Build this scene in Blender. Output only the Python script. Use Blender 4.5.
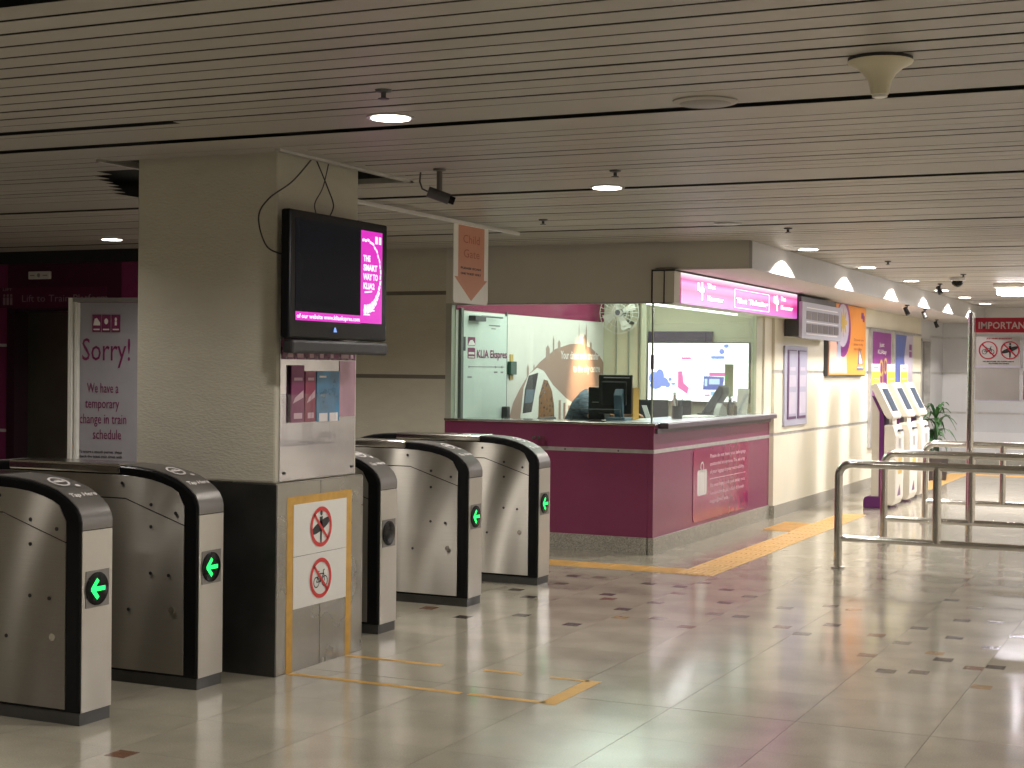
import bpy, math, random
from mathutils import Vector, Matrix
random.seed(7)
for o in list(bpy.data.objects): bpy.data.objects.remove(o)
S = bpy.context.scene
COL = S.collection
V = Vector

# ------------------------------------------------------------ camera, world, exposure
def cam_axes(yaw, pit, rol):
    f = V((-math.sin(yaw)*math.cos(pit), math.cos(yaw)*math.cos(pit), -math.sin(pit)))
    r = f.cross(V((0,0,1))).normalized(); u = r.cross(f)
    return r*math.cos(rol)+u*math.sin(rol), -r*math.sin(rol)+u*math.cos(rol), f
cr, cu_, cf = cam_axes(0.433053154, 0.0107520633, 0.0109701814)
cd = bpy.data.cameras.new('camera'); cam = bpy.data.objects.new('camera', cd); COL.objects.link(cam)
cd.sensor_width = 36; cd.lens = 1528.836*36/1024; cd.clip_start = .05; cd.clip_end = 200
m = Matrix((cr, cu_, -cf)).transposed().to_4x4(); m.translation = V((0,0,1.6)); cam.matrix_world = m
S.camera = cam
w = bpy.data.worlds.new('world'); S.world = w; w.use_nodes = True
w.node_tree.nodes['Background'].inputs[0].default_value = (.9,.95,1,1)
w.node_tree.nodes['Background'].inputs[1].default_value = .05
S.view_settings.view_transform = 'Standard'; S.view_settings.look = 'None'
S.view_settings.gamma = 1; S.view_settings.use_curve_mapping = False
S.view_settings.exposure = 0.2

HC = 2.68            # ceiling height
DL_POWER = 125        # downlight power (W)
DL_ROWS = {-3.32: [-1.7, .8, 2.9, 8.5, 13.41, 15.9, 18.4, 20.6, 22.6, 24.7], 2.2: [-1.7, .8, 3.3, 5.8, 8.5, 10.9, 13.4, 15.9, 18.4, 20.9, 23.4], -8.76: [-1.7, .8, 3.0, 5.4, 8.0, 10.62], -.6: [-3, -.6, 1.6], -6.04: [-1.7, .8, 3.3, 5.8, 8.5, 10.35], -3.275: [5.8], -3.3: [10.9]}  # the row around the camera is unseen, added as fill on the pillar
DL_SCALE = {(-8.76,8.0): .25, (-8.76,10.62): .8, (-6.04,-1.7): .7, (-6.04,.8): .8, (-6.04,3.3): .9, (-6.04,5.8): .45, (-6.04,8.5): .9, (-6.04,10.35): 1.2, (-.6,-3): 1.7, (-.6,-.6): 1.7, (-.6,1.6): 1.4, (-3.32,8.5): 1.25, (-3.275,5.8): .75, (-3.3,10.9): .12, (-3.32,13.41): 1.4, (-3.32,15.9): 1.5, (-3.32,18.4): 1.5, (-3.32,20.6): 1.4, (-3.32,22.6): 1.5, (-3.32,24.7): 1.5, (-3.32,5.8): .75, (-3.32,2.9): .7, (-3.32,.8): 1.0, (-3.32,-1.7): 1.0}

# ------------------------------------------------------------ materials
MATS = {}
def mat(name, col, rough=.5, metal=0, emit=None, es=0, noise=0, nscale=8, bump=0, bscale=60, spec=.5, coat=0, alpha=1, aniso=0, speck=0, stretch=(1,1,1), objvar=0, trans=0):
    if name in MATS: return MATS[name]
    M = bpy.data.materials.new(name); M.use_nodes = True; MATS[name] = M
    nt = M.node_tree; N = nt.nodes; L = nt.links; b = N['Principled BSDF']
    b.inputs['Base Color'].default_value = (*col, 1); b.inputs['Roughness'].default_value = rough
    b.inputs['Metallic'].default_value = metal; b.inputs['Specular IOR Level'].default_value = spec
    b.inputs['Coat Weight'].default_value = coat; b.inputs['Coat Roughness'].default_value = .08
    b.inputs['Anisotropic'].default_value = aniso
    b.inputs['Transmission Weight'].default_value = trans
    if emit: b.inputs['Emission Color'].default_value = (*emit, 1); b.inputs['Emission Strength'].default_value = es
    if alpha < 1: b.inputs['Alpha'].default_value = alpha
    tc = N.new('ShaderNodeTexCoord'); mp = N.new('ShaderNodeMapping'); L.new(tc.outputs['Object'], mp.inputs[0]); mp.inputs['Scale'].default_value = stretch
    cur = None
    if noise or speck or objvar:
        n = N.new('ShaderNodeTexNoise'); n.inputs['Scale'].default_value = nscale; n.inputs['Detail'].default_value = 6; L.new(mp.outputs[0], n.inputs[0])
        r = N.new('ShaderNodeMapRange'); r.inputs['From Min'].default_value = .3; r.inputs['From Max'].default_value = .7
        r.inputs['To Min'].default_value = 1-noise; r.inputs['To Max'].default_value = 1+noise; L.new(n.outputs[0], r.inputs[0])
        v = r.outputs[0]
        if speck:
            n2 = N.new('ShaderNodeTexNoise'); n2.inputs['Scale'].default_value = 130; n2.inputs['Detail'].default_value = 3; L.new(tc.outputs['Object'], n2.inputs[0])
            r2 = N.new('ShaderNodeMapRange'); r2.inputs['From Min'].default_value = .3; r2.inputs['From Max'].default_value = .7
            r2.inputs['To Min'].default_value = 1-speck; r2.inputs['To Max'].default_value = 1+speck; L.new(n2.outputs[0], r2.inputs[0])
            mm = N.new('ShaderNodeMath'); mm.operation = 'MULTIPLY'; L.new(v, mm.inputs[0]); L.new(r2.outputs[0], mm.inputs[1]); v = mm.outputs[0]
        if objvar:
            oi = N.new('ShaderNodeObjectInfo'); r3 = N.new('ShaderNodeMapRange'); r3.inputs['To Min'].default_value = 1-objvar; r3.inputs['To Max'].default_value = 1+objvar
            L.new(oi.outputs['Random'], r3.inputs[0]); mm = N.new('ShaderNodeMath'); mm.operation = 'MULTIPLY'; L.new(v, mm.inputs[0]); L.new(r3.outputs[0], mm.inputs[1]); v = mm.outputs[0]
        vm = N.new('ShaderNodeVectorMath'); vm.operation = 'SCALE'; vm.inputs[0].default_value = col; L.new(v, vm.inputs['Scale']); L.new(vm.outputs[0], b.inputs['Base Color'])
        if rough > .05:
            rr = N.new('ShaderNodeMath'); rr.operation = 'MULTIPLY'; rr.inputs[1].default_value = rough; L.new(r.outputs[0], rr.inputs[0]); L.new(rr.outputs[0], b.inputs['Roughness'])
    if bump:
        n = N.new('ShaderNodeTexNoise'); n.inputs['Scale'].default_value = bscale; n.inputs['Detail'].default_value = 5; L.new(mp.outputs[0], n.inputs[0])
        bp = N.new('ShaderNodeBump'); bp.inputs['Strength'].default_value = bump; bp.inputs['Distance'].default_value = .01; L.new(n.outputs[0], bp.inputs['Height']); L.new(bp.outputs[0], b.inputs['Normal'])
    return M
slat_m = mat('painted ceiling slat', (.385,.358,.325), .45, noise=.06, nscale=3, objvar=.05)
plenum = mat('dark ceiling void', (.012,.012,.013), .9)
floor_m = mat('polished terrazzo', (.325,.30,.235), .14, noise=.16, nscale=2.5, speck=.10, spec=.5, objvar=.03)
grout = mat('floor grout', (.16,.145,.12), .5, noise=.1)
joint_m = mat('dark joint filler', (.05,.045,.04), .6)
plaster = mat('textured plaster', (.56,.53,.44), .85, noise=.04, nscale=5, bump=.35, bscale=38, stretch=(1,1,2.6))
cream = mat('cream wall paint', (.66,.62,.50), .55, noise=.04, nscale=2)
header_m = mat('grey beige bulkhead paint', (.62,.59,.53), .6, noise=.03, nscale=3)
greywall = mat('pale grey wall panel', (.56,.56,.57), .5, noise=.03, nscale=2)
fascia_m = mat('light grey fascia paint', (.50,.49,.48), .5, noise=.04, nscale=3)
granite = mat('speckled granite', (.30,.285,.24), .35, noise=.1, speck=.55, nscale=10, spec=.6)
steel = mat('brushed stainless steel', (.58,.56,.52), .36, 1, noise=.05, nscale=3, stretch=(1,1,.25))
def side_steel():
    M = mat('brushed steel side sheet', (.60,.57,.52), .43, 1, aniso=1.0); nt = M.node_tree; N = nt.nodes; L = nt.links; b = N['Principled BSDF']
    tc = next(n for n in N if n.type == 'TEX_COORD'); sp = N.new('ShaderNodeSeparateXYZ'); L.new(tc.outputs['Object'], sp.inputs[0])
    def mth(op, a, c):
        n = N.new('ShaderNodeMath'); n.operation = op
        for i_, q in enumerate((a, c)):
            if q is None: continue
            if isinstance(q, (int, float)): n.inputs[i_].default_value = q
            else: L.new(q, n.inputs[i_])
        return n.outputs[0]
    z2 = mth('MULTIPLY', mth('POWER', sp.outputs['Z'], 2), -1.6)
    ph = mth('ADD', mth('MULTIPLY', sp.outputs['X'], 7.5), z2)
    h = mth('MULTIPLY', mth('SINE', ph, None), .013)
    h2 = mth('MULTIPLY', mth('SINE', mth('MULTIPLY', ph, 2.7), None), .0016)
    bp = N.new('ShaderNodeBump'); bp.inputs['Strength'].default_value = 1; bp.inputs['Distance'].default_value = 1; L.new(mth('ADD', h, h2), bp.inputs['Height']); L.new(bp.outputs[0], b.inputs['Normal'])
    n = N.new('ShaderNodeTexNoise'); mp = next(q for q in N if q.type == 'MAPPING'); mp.inputs['Scale'].default_value = (1,1,60); n.inputs['Scale'].default_value = 6; L.new(mp.outputs[0], n.inputs[0])
    r = N.new('ShaderNodeMapRange'); r.inputs['To Min'].default_value = .9; r.inputs['To Max'].default_value = 1.1; L.new(n.outputs[0], r.inputs[0])
    vm = N.new('ShaderNodeVectorMath'); vm.operation = 'SCALE'; vm.inputs[0].default_value = (.43,.405,.36); L.new(r.outputs[0], vm.inputs['Scale']); L.new(vm.outputs[0], b.inputs['Base Color'])
    tg = N.new('ShaderNodeTangent'); tg.direction_type = 'RADIAL'; tg.axis = 'X'; L.new(tg.outputs[0], b.inputs['Tangent']); b.inputs['Anisotropic Rotation'].default_value = 0
    return M
steel_side = side_steel()
steel_dark = mat('dull steel cladding', (.36,.35,.325), .28, 1, noise=.12, nscale=2.5)
steel_pol = mat('polished steel tube', (.62,.60,.57), .16, 1, noise=.06, nscale=9)
cap_m = mat('dark grey reader cover', (.20,.19,.18), .38, .5, noise=.05)
strip_m = mat('steel wall strip', (.50,.49,.47), .4, .6, noise=.15, nscale=9)
black_gloss = mat('black glossy plastic', (.008,.008,.009), .2, noise=.05, spec=.15)
black = mat('black matt plastic', (.02,.02,.022), .45, noise=.1)
darkgrey = mat('dark grey plastic', (.07,.07,.075), .4, noise=.1)
purple = mat('plum laminate', (.20,.030,.092), .36, noise=.05, nscale=4, bump=.25, bscale=160, coat=.35)
purple_lt = mat('plum enamel wall', (.20,.028,.10), .35, noise=.05)
kiosk_v = mat('kiosk violet plastic', (.10,.014,.11), .35, noise=.03)
purple_dk = mat('deep plum panel', (.06,.008,.03), .4, noise=.05)
white = mat('white enamel', (.78,.77,.73), .4, noise=.02)
offwhite = mat('off white board', (.62,.61,.60), .4, noise=.02)
kiosk_w = mat('kiosk cream plastic', (.64,.60,.51), .4, noise=.02)
red = mat('sign red print', (.62,.03,.03), .4, noise=.02)
darkred = mat('notice red vinyl', (.42,.015,.04), .35, noise=.03)
blk_print = mat('black print', (.02,.018,.02), .5, noise=.02)
plum_print = mat('plum print', (.20,.02,.10), .5, noise=.02)
grey_print = mat('grey print', (.25,.24,.25), .5, noise=.02)
white_print = mat('white print', (.80,.76,.76), .5, noise=.02)
pinkw_print = mat('pale pink print', (.60,.38,.46), .5, noise=.02)
yellow_tile = mat('yellow tactile paving', (.66,.41,.14), .38, noise=.08, nscale=12)
tape_m = mat('orange yellow floor tape', (.58,.33,.06), .45, noise=.12, nscale=20)
yellow = mat('yellow card', (.85,.75,.03), .5, noise=.02)
orange = mat('orange poster print', (.85,.33,.06), .45, noise=.05, nscale=3)
salmon = mat('faded orange print', (.60,.27,.18), .5, noise=.04)
salmon_dk = mat('faded brown red print', (.40,.10,.06), .5, noise=.02)
violet = mat('violet poster print', (.23,.03,.22), .4, noise=.04)
lilac = mat('lilac paper', (.36,.35,.47), .45, noise=.04)
blue_p = mat('blue poster print', (.10,.14,.42), .4, noise=.25, nscale=5)
palepink = mat('pale poster print', (.50,.46,.56), .5, noise=.05)
green_em = mat('lit green arrow', (0,.3,.05), .5, emit=(.02,1,.16), es=1.5)
lamp_em = mat('lamp diffuser', (1,1,1), .5, emit=(1,.90,.82), es=9)
fluoro_em = mat('fluorescent tube glow', (1,1,1), .5, emit=(1,.95,1), es=14)
tube_em = mat('booth strip glow', (1,1,1), .5, emit=(.95,1,.98), es=2.6)
screen_blk = mat('black screen', (.006,.007,.010), .08, emit=(.1,.12,.2), es=.02, noise=.01, spec=.08)
screen_pink = mat('lit magenta screen', (.1,0,.1), .2, emit=(.72,.02,.52), es=.9)
screen_white = mat('lit white screen print', (.5,.5,.5), .3, emit=(1,.75,.95), es=1.2)
screen_purple = mat('lit purple screen', (.1,0,.1), .2, emit=(.35,.01,.22), es=1)
screen_blue = mat('dim blue screen', (.03,.04,.06), .15, emit=(.12,.16,.22), es=.55, noise=.02)
sign_white = mat('lit white lettering', (.8,.8,.8), .4, emit=(1,.85,1), es=1.5)
def lightbox_mat():
    M = mat('magenta light box face', (.3,.02,.2), .3, emit=(.9,.1,.6), es=1); nt = M.node_tree; N = nt.nodes; L = nt.links; b = N['Principled BSDF']
    tc = N.new('ShaderNodeTexCoord'); sp = N.new('ShaderNodeSeparateXYZ'); L.new(tc.outputs['Generated'], sp.inputs[0])
    g = N.new('ShaderNodeValToRGB'); L.new(sp.outputs['Z'], g.inputs[0])
    for p_, c in ((0,(.62,.16,.62)),(.45,(.9,.42,.8)),(.68,(.85,.25,.62)),(.8,(.75,.04,.30)),(1,(.62,.03,.22))):
        e = g.color_ramp.elements.new(p_) if p_ not in (0,1) else g.color_ramp.elements[0 if p_ == 0 else 1]; e.color = (*c,1)
    L.new(g.outputs[0], b.inputs['Emission Color']); b.inputs['Emission Strength'].default_value = .95
    return M
pinkbox = lightbox_mat()
def glass_mat(tint=(.90,.95,.91), nm='clear booth glass'):
    M = bpy.data.materials.new(nm); M.use_nodes = True; N = M.node_tree.nodes; L = M.node_tree.links; N.clear()
    o = N.new('ShaderNodeOutputMaterial'); mx = N.new('ShaderNodeMixShader'); t = N.new('ShaderNodeBsdfTransparent'); g = N.new('ShaderNodeBsdfGlossy')
    t.inputs[0].default_value = (*tint,1); g.inputs['Roughness'].default_value = .02
    lw = N.new('ShaderNodeLayerWeight'); lw.inputs[0].default_value = .5; pw = N.new('ShaderNodeMath'); pw.operation = 'POWER'; pw.inputs[1].default_value = 5; L.new(lw.outputs['Facing'], pw.inputs[0])
    f = N.new('ShaderNodeMath'); f.operation = 'MULTIPLY_ADD'; f.inputs[1].default_value = .9; f.inputs[2].default_value = .04; L.new(pw.outputs[0], f.inputs[0]); L.new(f.outputs[0], mx.inputs[0]); L.new(t.outputs[0], mx.inputs[1]); L.new(g.outputs[0], mx.inputs[2]); L.new(mx.outputs[0], o.inputs[0])
    return M
glass = glass_mat()
acryl = glass_mat((.95,.95,.96), 'clear acrylic sheet')
mosaic = mat('brown mosaic print', (.22,.10,.04), .5, noise=.7, nscale=26)
beige_print = mat('rose beige print', (.37,.235,.19), .5, noise=.04)
mural_w = mat('mural white', (.72,.70,.66), .45, noise=.03)
door_m = mat('pale green white door', (.60,.68,.64), .45, noise=.02)
blue_cloth = mat('dark striped shirt', (.11,.14,.17), .9, noise=.7, nscale=14, stretch=(1,1,6))
skin = mat('skin', (.42,.22,.14), .55, noise=.04)
hair = mat('black hair', (.01,.008,.007), .5, noise=.2)
teal = mat('blue grey plastic', (.08,.13,.18), .4, noise=.03)
leafm = mat('leaf green', (.03,.10,.025), .45, noise=.3, nscale=6)
terra = mat('dark plant pot', (.06,.05,.05), .5, noise=.1)
lift_m = mat('lift door steel', (.16,.16,.12), .35, .8, noise=.1, nscale=3)
seadeep = mat('blue leaflet print', (.05,.20,.36), .4, noise=.5, nscale=9)
gold = mat('gold print', (.55,.38,.10), .5, noise=.1)
cone_m = mat('cream antenna plastic', (.62,.57,.42), .4, noise=.03)
inlay_ms = [mat('inlay charcoal', (.055,.045,.04), .2, noise=.2, nscale=20), mat('inlay grey brown', (.13,.11,.085), .2, noise=.2, nscale=20), mat('inlay red brown', (.17,.085,.05), .2, noise=.2, nscale=20), mat('inlay tan', (.30,.20,.10), .2, noise=.2, nscale=20)]

# ------------------------------------------------------------ helpers
LOC = {}
def props(o, label=None, cat=None, group=None, kind=None):
    if label: o['label'] = label
    if cat: o['category'] = cat
    if group: o['group'] = group
    if kind: o['kind'] = kind
    return o
def thing(name, label, cat, loc, group=None, kind=None):
    o = bpy.data.objects.new(name, None); COL.objects.link(o); o.location = loc; o.empty_display_size = .1
    LOC[o.name] = V(loc); return props(o, label, cat, group, kind)
class MB:
    def __init__(s): s.v = []; s.f = []
    def add(s, vs, fs):
        k = len(s.v); s.v += [tuple(a) for a in vs]; s.f += [tuple(i+k for i in f) for f in fs]; return s
    def box(s, x0, x1, y0, y1, z0, z1):
        vs = [(x,y,z) for z in (z0,z1) for y in (y0,y1) for x in (x0,x1)]
        return s.add(vs, [(0,2,3,1),(4,5,7,6),(0,1,5,4),(2,6,7,3),(0,4,6,2),(1,3,7,5)])
    def prism(s, pts, ax, a, b):
        # pts 2D in the two other axes (x,z for y; x,y for z; y,z for x)
        n = len(pts); mk = {'y': lambda p,t:(p[0],t,p[1]), 'z': lambda p,t:(p[0],p[1],t), 'x': lambda p,t:(t,p[0],p[1])}[ax]
        vs = [mk(p,a) for p in pts]+[mk(p,b) for p in pts]
        return s.add(vs, [tuple(range(n)), tuple(range(2*n-1,n-1,-1))]+[(i,i+n,(i+1)%n+n,(i+1)%n) for i in range(n)])
    def tube(s, path, r, n=12, cap=True):
        path = [V(p) for p in path]; k = len(path); rings = []
        rs = r if isinstance(r,(list,tuple)) else [r]*k
        t0 = (path[1]-path[0]).normalized(); ref = V((0,0,1)) if abs(t0.z) < .9 else V((1,0,0)); a = t0.cross(ref).normalized()
        for i, p in enumerate(path):
            t = ((path[min(i+1,k-1)]-p).normalized()+(p-path[max(i-1,0)]).normalized())
            t = t.normalized() if t.length > 1e-6 else t0
            a = (a-t*a.dot(t)).normalized(); b = t.cross(a)
            rings.append([p+(a*math.cos(2*math.pi*j/n)+b*math.sin(2*math.pi*j/n))*rs[i] for j in range(n)])
        vs = [q for R in rings for q in R]; fs = [(i*n+j, i*n+(j+1)%n, (i+1)*n+(j+1)%n, (i+1)*n+j) for i in range(k-1) for j in range(n)]
        if cap: fs += [tuple(range(n-1,-1,-1)), tuple((k-1)*n+j for j in range(n))]
        return s.add(vs, fs)
    def lathe(s, prof, c, n=24, axis='z'):
        vs = []
        for r, h in prof:
            for j in range(n):
                a = 2*math.pi*j/n; x, y = r*math.cos(a), r*math.sin(a)
                vs.append({'z':(c[0]+x,c[1]+y,c[2]+h),'x':(c[0]+h,c[1]+x,c[2]+y),'y':(c[0]+x,c[1]+h,c[2]+y)}[axis])
        k = len(prof); fs = [(i*n+j, i*n+(j+1)%n, (i+1)*n+(j+1)%n, (i+1)*n+j) for i in range(k-1) for j in range(n)]
        fs += [tuple(range(n-1,-1,-1)), tuple((k-1)*n+j for j in range(n))]
        return s.add(vs, fs)
    def build(s, name, m, parent=None, bevel=0, smooth=False, label=None, kind=None, fix=True, seg=2):
        off = LOC.get(parent.name, V((0,0,0))) if parent else V((0,0,0))
        me = bpy.data.meshes.new(name); me.from_pydata([tuple(V(a)-off) for a in s.v], [], s.f)
        me.materials.append(m)
        if fix:
            import bmesh
            b = bmesh.new(); b.from_mesh(me); bmesh.ops.recalc_face_normals(b, faces=b.faces); b.to_mesh(me); b.free()
        if smooth:
            for p in me.polygons: p.use_smooth = True
            if smooth is True: me.set_sharp_from_angle(angle=math.radians(40))
        o = bpy.data.objects.new(name, me); COL.objects.link(o)
        if parent: o.parent = parent
        LOC[o.name] = off
        if bevel:
            md = o.modifiers.new('bevel','BEVEL'); md.width = bevel; md.segments = seg; md.limit_method = 'ANGLE'
        if label: o['label'] = label
        if kind: o['kind'] = kind
        return o
def Bx(name, x0, x1, y0, y1, z0, z1, m, parent=None, **k): return MB().box(x0,x1,y0,y1,z0,z1).build(name, m, parent, **k)
def dup(root, loc, label=None, **pr):
    def cp(o, par):
        c = o.copy(); COL.objects.link(c)
        if par: c.parent = par
        for ch in list(o.children): cp(ch, c)
        return c
    r = cp(root, None); r.location = loc; LOC[r.name] = V(loc)
    if label: r['label'] = label
    return r
FC = {}
def text(s_, h, o, u, v, m, parent, name='lettering', width=None, bold=0, align='LEFT', space=1.0, thick=0, z=0.0):
    key = (s_, bold, align, space)
    if key not in FC:
        c = bpy.data.curves.new('t','FONT'); c.body = s_; c.size = 1; c.offset = bold; c.align_x = align; c.space_line = space; c.resolution_u = 2
        ob = bpy.data.objects.new('t', c); me = ob.to_mesh(); FC[key] = ([tuple(q.co) for q in me.vertices], [tuple(p.vertices) for p in me.polygons]); ob.to_mesh_clear()
        bpy.data.objects.remove(ob)
    vs, fs = FC[key]
    if not vs: return None
    xs = [a[0] for a in vs]; wd = max(xs)-min(xs)
    sx = (width/wd) if width else h*1.4; sy = h*1.4
    o, u, v = V(o), V(u), V(v); n = u.cross(v)
    B = MB(); B.add([o+u*(a[0]*sx)+v*(a[1]*sy)+n*z for a in vs], fs)
    return B.build(name, m, parent, fix=False)
class Pl:
    """flat print in a plane"""
    def __init__(s, o, u, v): s.o, s.u, s.v = V(o), V(u), V(v); s.n = s.u.cross(s.v); s.b = MB()
    def P(s, x, y, z=0): return s.o+s.u*x+s.v*y+s.n*z
    def poly(s, pts, z=.002):
        s.b.add([s.P(x,y,z) for x,y in pts], [tuple(range(len(pts)))]); return s
    def rect(s, x0, x1, y0, y1, z=.002): return s.poly([(x0,y0),(x1,y0),(x1,y1),(x0,y1)], z)
    def bar(s, x0, y0, x1, y1, w, z=.003):
        d = V((x1-x0,y1-y0)); d.normalize(); n = V((-d.y,d.x))*w/2
        return s.poly([(x0+n.x,y0+n.y),(x0-n.x,y0-n.y),(x1-n.x,y1-n.y),(x1+n.x,y1+n.y)], z)
    def ell(s, cx, cy, rx, ry, z=.002, rot=0, n=28):
        c, q = math.cos(rot), math.sin(rot)
        return s.poly([(cx+rx*math.cos(a)*c-ry*math.sin(a)*q, cy+rx*math.cos(a)*q+ry*math.sin(a)*c) for a in (2*math.pi*i/n for i in range(n))], z)
    def ring(s, cx, cy, r0, r1, z=.002, n=32, sy=1):
        vs = []; 
        for i in range(n):
            a = 2*math.pi*i/n
            vs += [s.P(cx+r0*math.cos(a),cy+r0*math.sin(a)*sy,z), s.P(cx+r1*math.cos(a),cy+r1*math.sin(a)*sy,z)]
        s.b.add(vs, [(2*i,2*i+1,(2*i+3)%(2*n),(2*i+2)%(2*n)) for i in range(n)]); return s
    def out(s, name, m, parent, label=None): return s.b.build(name, m, parent, fix=False, label=label)
def bike(pl, cx, cy, s_, z=.003):
    pl.ring(cx-.42*s_, cy-.2*s_, .24*s_, .30*s_, z, 20); pl.ring(cx+.42*s_, cy-.2*s_, .24*s_, .30*s_, z, 20)
    q = lambda a,b,c,d: pl.bar(cx+a*s_,cy+b*s_,cx+c*s_,cy+d*s_,.06*s_,z)
    q(-.42,-.2,-.18,.22); q(-.18,.22,.28,.22); q(.28,.22,0,-.2); q(0,-.2,-.42,-.2); q(-.18,.22,0,-.2); q(.42,-.2,.26,.38); q(.26,.38,.40,.42); q(-.24,.3,-.22,.36); q(-.34,.36,-.12,.36)
def surfer(pl, cx, cy, s_, z=.003):
    pl.ell(cx+.02*s_, cy+.72*s_, .12*s_, .14*s_, z); pl.poly([(cx-.14*s_,cy+.52*s_),(cx+.16*s_,cy+.54*s_),(cx+.12*s_,cy-.1*s_),(cx-.1*s_,cy-.1*s_)], z)
    pl.poly([(cx-.1*s_,cy-.1*s_),(cx+.1*s_,cy-.1*s_),(cx+.06*s_,cy-.85*s_),(cx-.06*s_,cy-.9*s_)], z); pl.ell(cx-.02*s_, cy+.05*s_, 1.02*s_, .25*s_, z, .35)
def prohibit(o, u, v, r, kind, parent, ringm=None, symm=None, r0=.8):
    p = Pl(o,u,v); (bike if kind=='bike' else surfer)(p, 0, 0, r*(.92 if kind=='bike' else .95), .0015); p.out('pictogram', symm or blk_print, parent)
    p = Pl(o,u,v); p.ring(0,0,r*r0,r,.0025); c = r*.64; p.bar(-c,c,c,-c,r*.15,.0025); p.out('prohibition_ring', ringm or red, parent)
X, Y, Z = V((1,0,0)), V((0,1,0)), V((0,0,1)); nY, nX = -Y, -X
# a board facing +X has u=+Y (left to right as seen), v=+Z ; facing -Y has u=+X, v=+Z

# ------------------------------------------------------------ structure
fl = thing('floor', None, None, (0,0,0), kind='structure')
Bx('grout_bed', -14, 6, -5, 29, -.10, -.005, grout, fl)
tm = {}
def flat_tile(name, x0, x1, y0, y1, m, parent, h=.005, z=0, cache=tm):
    k = (round(x1-x0,4), round(y1-y0,4), h, m.name)
    if k not in cache:
        o = MB().box(-(x1-x0)/2,(x1-x0)/2,-(y1-y0)/2,(y1-y0)/2,-h,0).build(name, m, None); cache[k] = o.data; o.parent = parent
    else:
        o = bpy.data.objects.new(name, cache[k]); COL.objects.link(o); o.parent = parent
    o.location = ((x0+x1)/2,(y0+y1)/2,z); LOC[o.name] = V((0,0,0)); return o
def inview(x, y, z=0, mg=.04):
    d = V((x,y,z))-V((0,0,1.6)); k = d.dot(cf)
    if k < .3: return False
    px = 512+1528.8*d.dot(cr)/k; py = 384-1528.8*d.dot(cu_)/k
    return -60 < px < 1084 and -60 < py < 830
tiles = []
TY = [6.863+.6*k for k in range(-19, 37)]
for i in range(-22, 12):
    x0 = -1.13+.6*i
    for y0 in TY:
        xc, yc = x0+.3, y0+.3
        vis = any(inview(a, b) for a in (x0,x0+.6) for b in (y0,y0+.6))
        tiles.append((0 if vis else 1, yc, x0, y0))
tiles.sort()
far = MB()
for n_, (v_, yc, x0, y0) in enumerate(tiles):
    g = .0012; ya = y0+(.004 if abs(y0-6.863)<.01 else .0003)
    if n_ < 270: flat_tile('terrazzo_tile', x0+g, x0+.6-g, ya, y0+.6-.0006, floor_m, fl)
    else: far.box(x0+g, x0+.6-g, ya, y0+.6-.0006, -.005, 0)
far.build('distant_tiles', floor_m, fl, kind='stuff')
# coloured inlays, placed by where they lie on the floor
INL = [(-4.905,8.93,1)]
def floor_pt(px, py):
    d = cf+cr*((px-512)/1528.836)-cu_*((py-384)/1528.836); t = -1.6/d.z; return d.x*t, d.y*t
pts = []
for a,b,k in ((142,324,0),(255,330,1),(88,357,1),(463,357,0),(596,370,0),(700,354,1),(796,383,0),(894,412,1),(289,403,0),(292,422,2),(590,398,2),(493,438,1),(788,438,0),(354,466,0),(344,501,3),(503,505,1),(745,486,1),(856,497,0),(137,531,0),(625,541,2)):
    pts.append((540+a*.2344, 500+b*.2344, k))
for a,b,k in ((212,277,1),(20,285,1),(310,293,3),(10,365,2),(220,356,0),(93,394,1),(405,400,2),(585,370,0),(720,252,0),(818,285,1),(763,338,0),(900,345,1),(512,432,1),(732,410,0),(365,483,2),(885,452,1),(685,502,0),(650,475,3),(445,550,0),(583,555,1),(812,538,2),(905,534,0),(845,617,3),(1000,405,1),(875,42,1),(1005,55,1),(270,58,1),(595,52,1),(575,65,1)):
    pts.append((780+a*.2383, 540+b*.2383, k))
pts += [(516.2,589.8,0),(529,597,0),(521.5,615.3,0),(462.8,617,0),(429,608,2),(122,754,2)]
for px,py,k in pts:
    x, y = floor_pt(px, py); flat_tile('floor_inlay', x-.05, x+.05, y-.052, y+.052, inlay_ms[k], fl, h=.004, z=.0006)
# tactile paving
def tactile(x0, y0, along):
    B = MB().box(x0+.002,x0+.298,y0+.002,y0+.298,-.004,.003)
    for k in range(6):
        c = .04+.044*k
        if along == 'y': B.box(x0+c-.011,x0+c+.011,y0+.012,y0+.288,.003,.0075)
        else: B.box(x0+.012,x0+.288,y0+c-.011,y0+c+.011,.003,.0075)
    B.build('tactile_paver', yellow_tile, fl, fix=False)
for k in range(19): tactile(-3.84, 11.4+.3*k, 'y')
for k in range(12): tactile(-3.84, 21.3+.3*k, 'y')
for k in range(13): tactile(-4.14-.3*k, 11.4, 'x')
for k in range(3): tactile(-4.14, 14.95+.3*k, 'x')
for k in range(12): tactile(-3.54+.3*k, 24.6, 'x')
# floor tape in front of the column
def tape(x0,y0,x1,y1,wd=.045):
    p = Pl((0,0,0),X,Y); p.bar(x0,y0,x1,y1,wd,.0012); p.b.build('floor_tape', tape_m, fl, fix=False)
tape(-4.35,6.70,-3.35,6.69); tape(-3.31,6.69,-2.9,6.69); tape(-4.35,7.27,-3.75,7.26); tape(-3.5,7.26,-3.28,7.26,.04); tape(-3.12,7.25,-2.9,7.25,.035); tape(-2.88,6.66,-2.88,7.27,.085)

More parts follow.
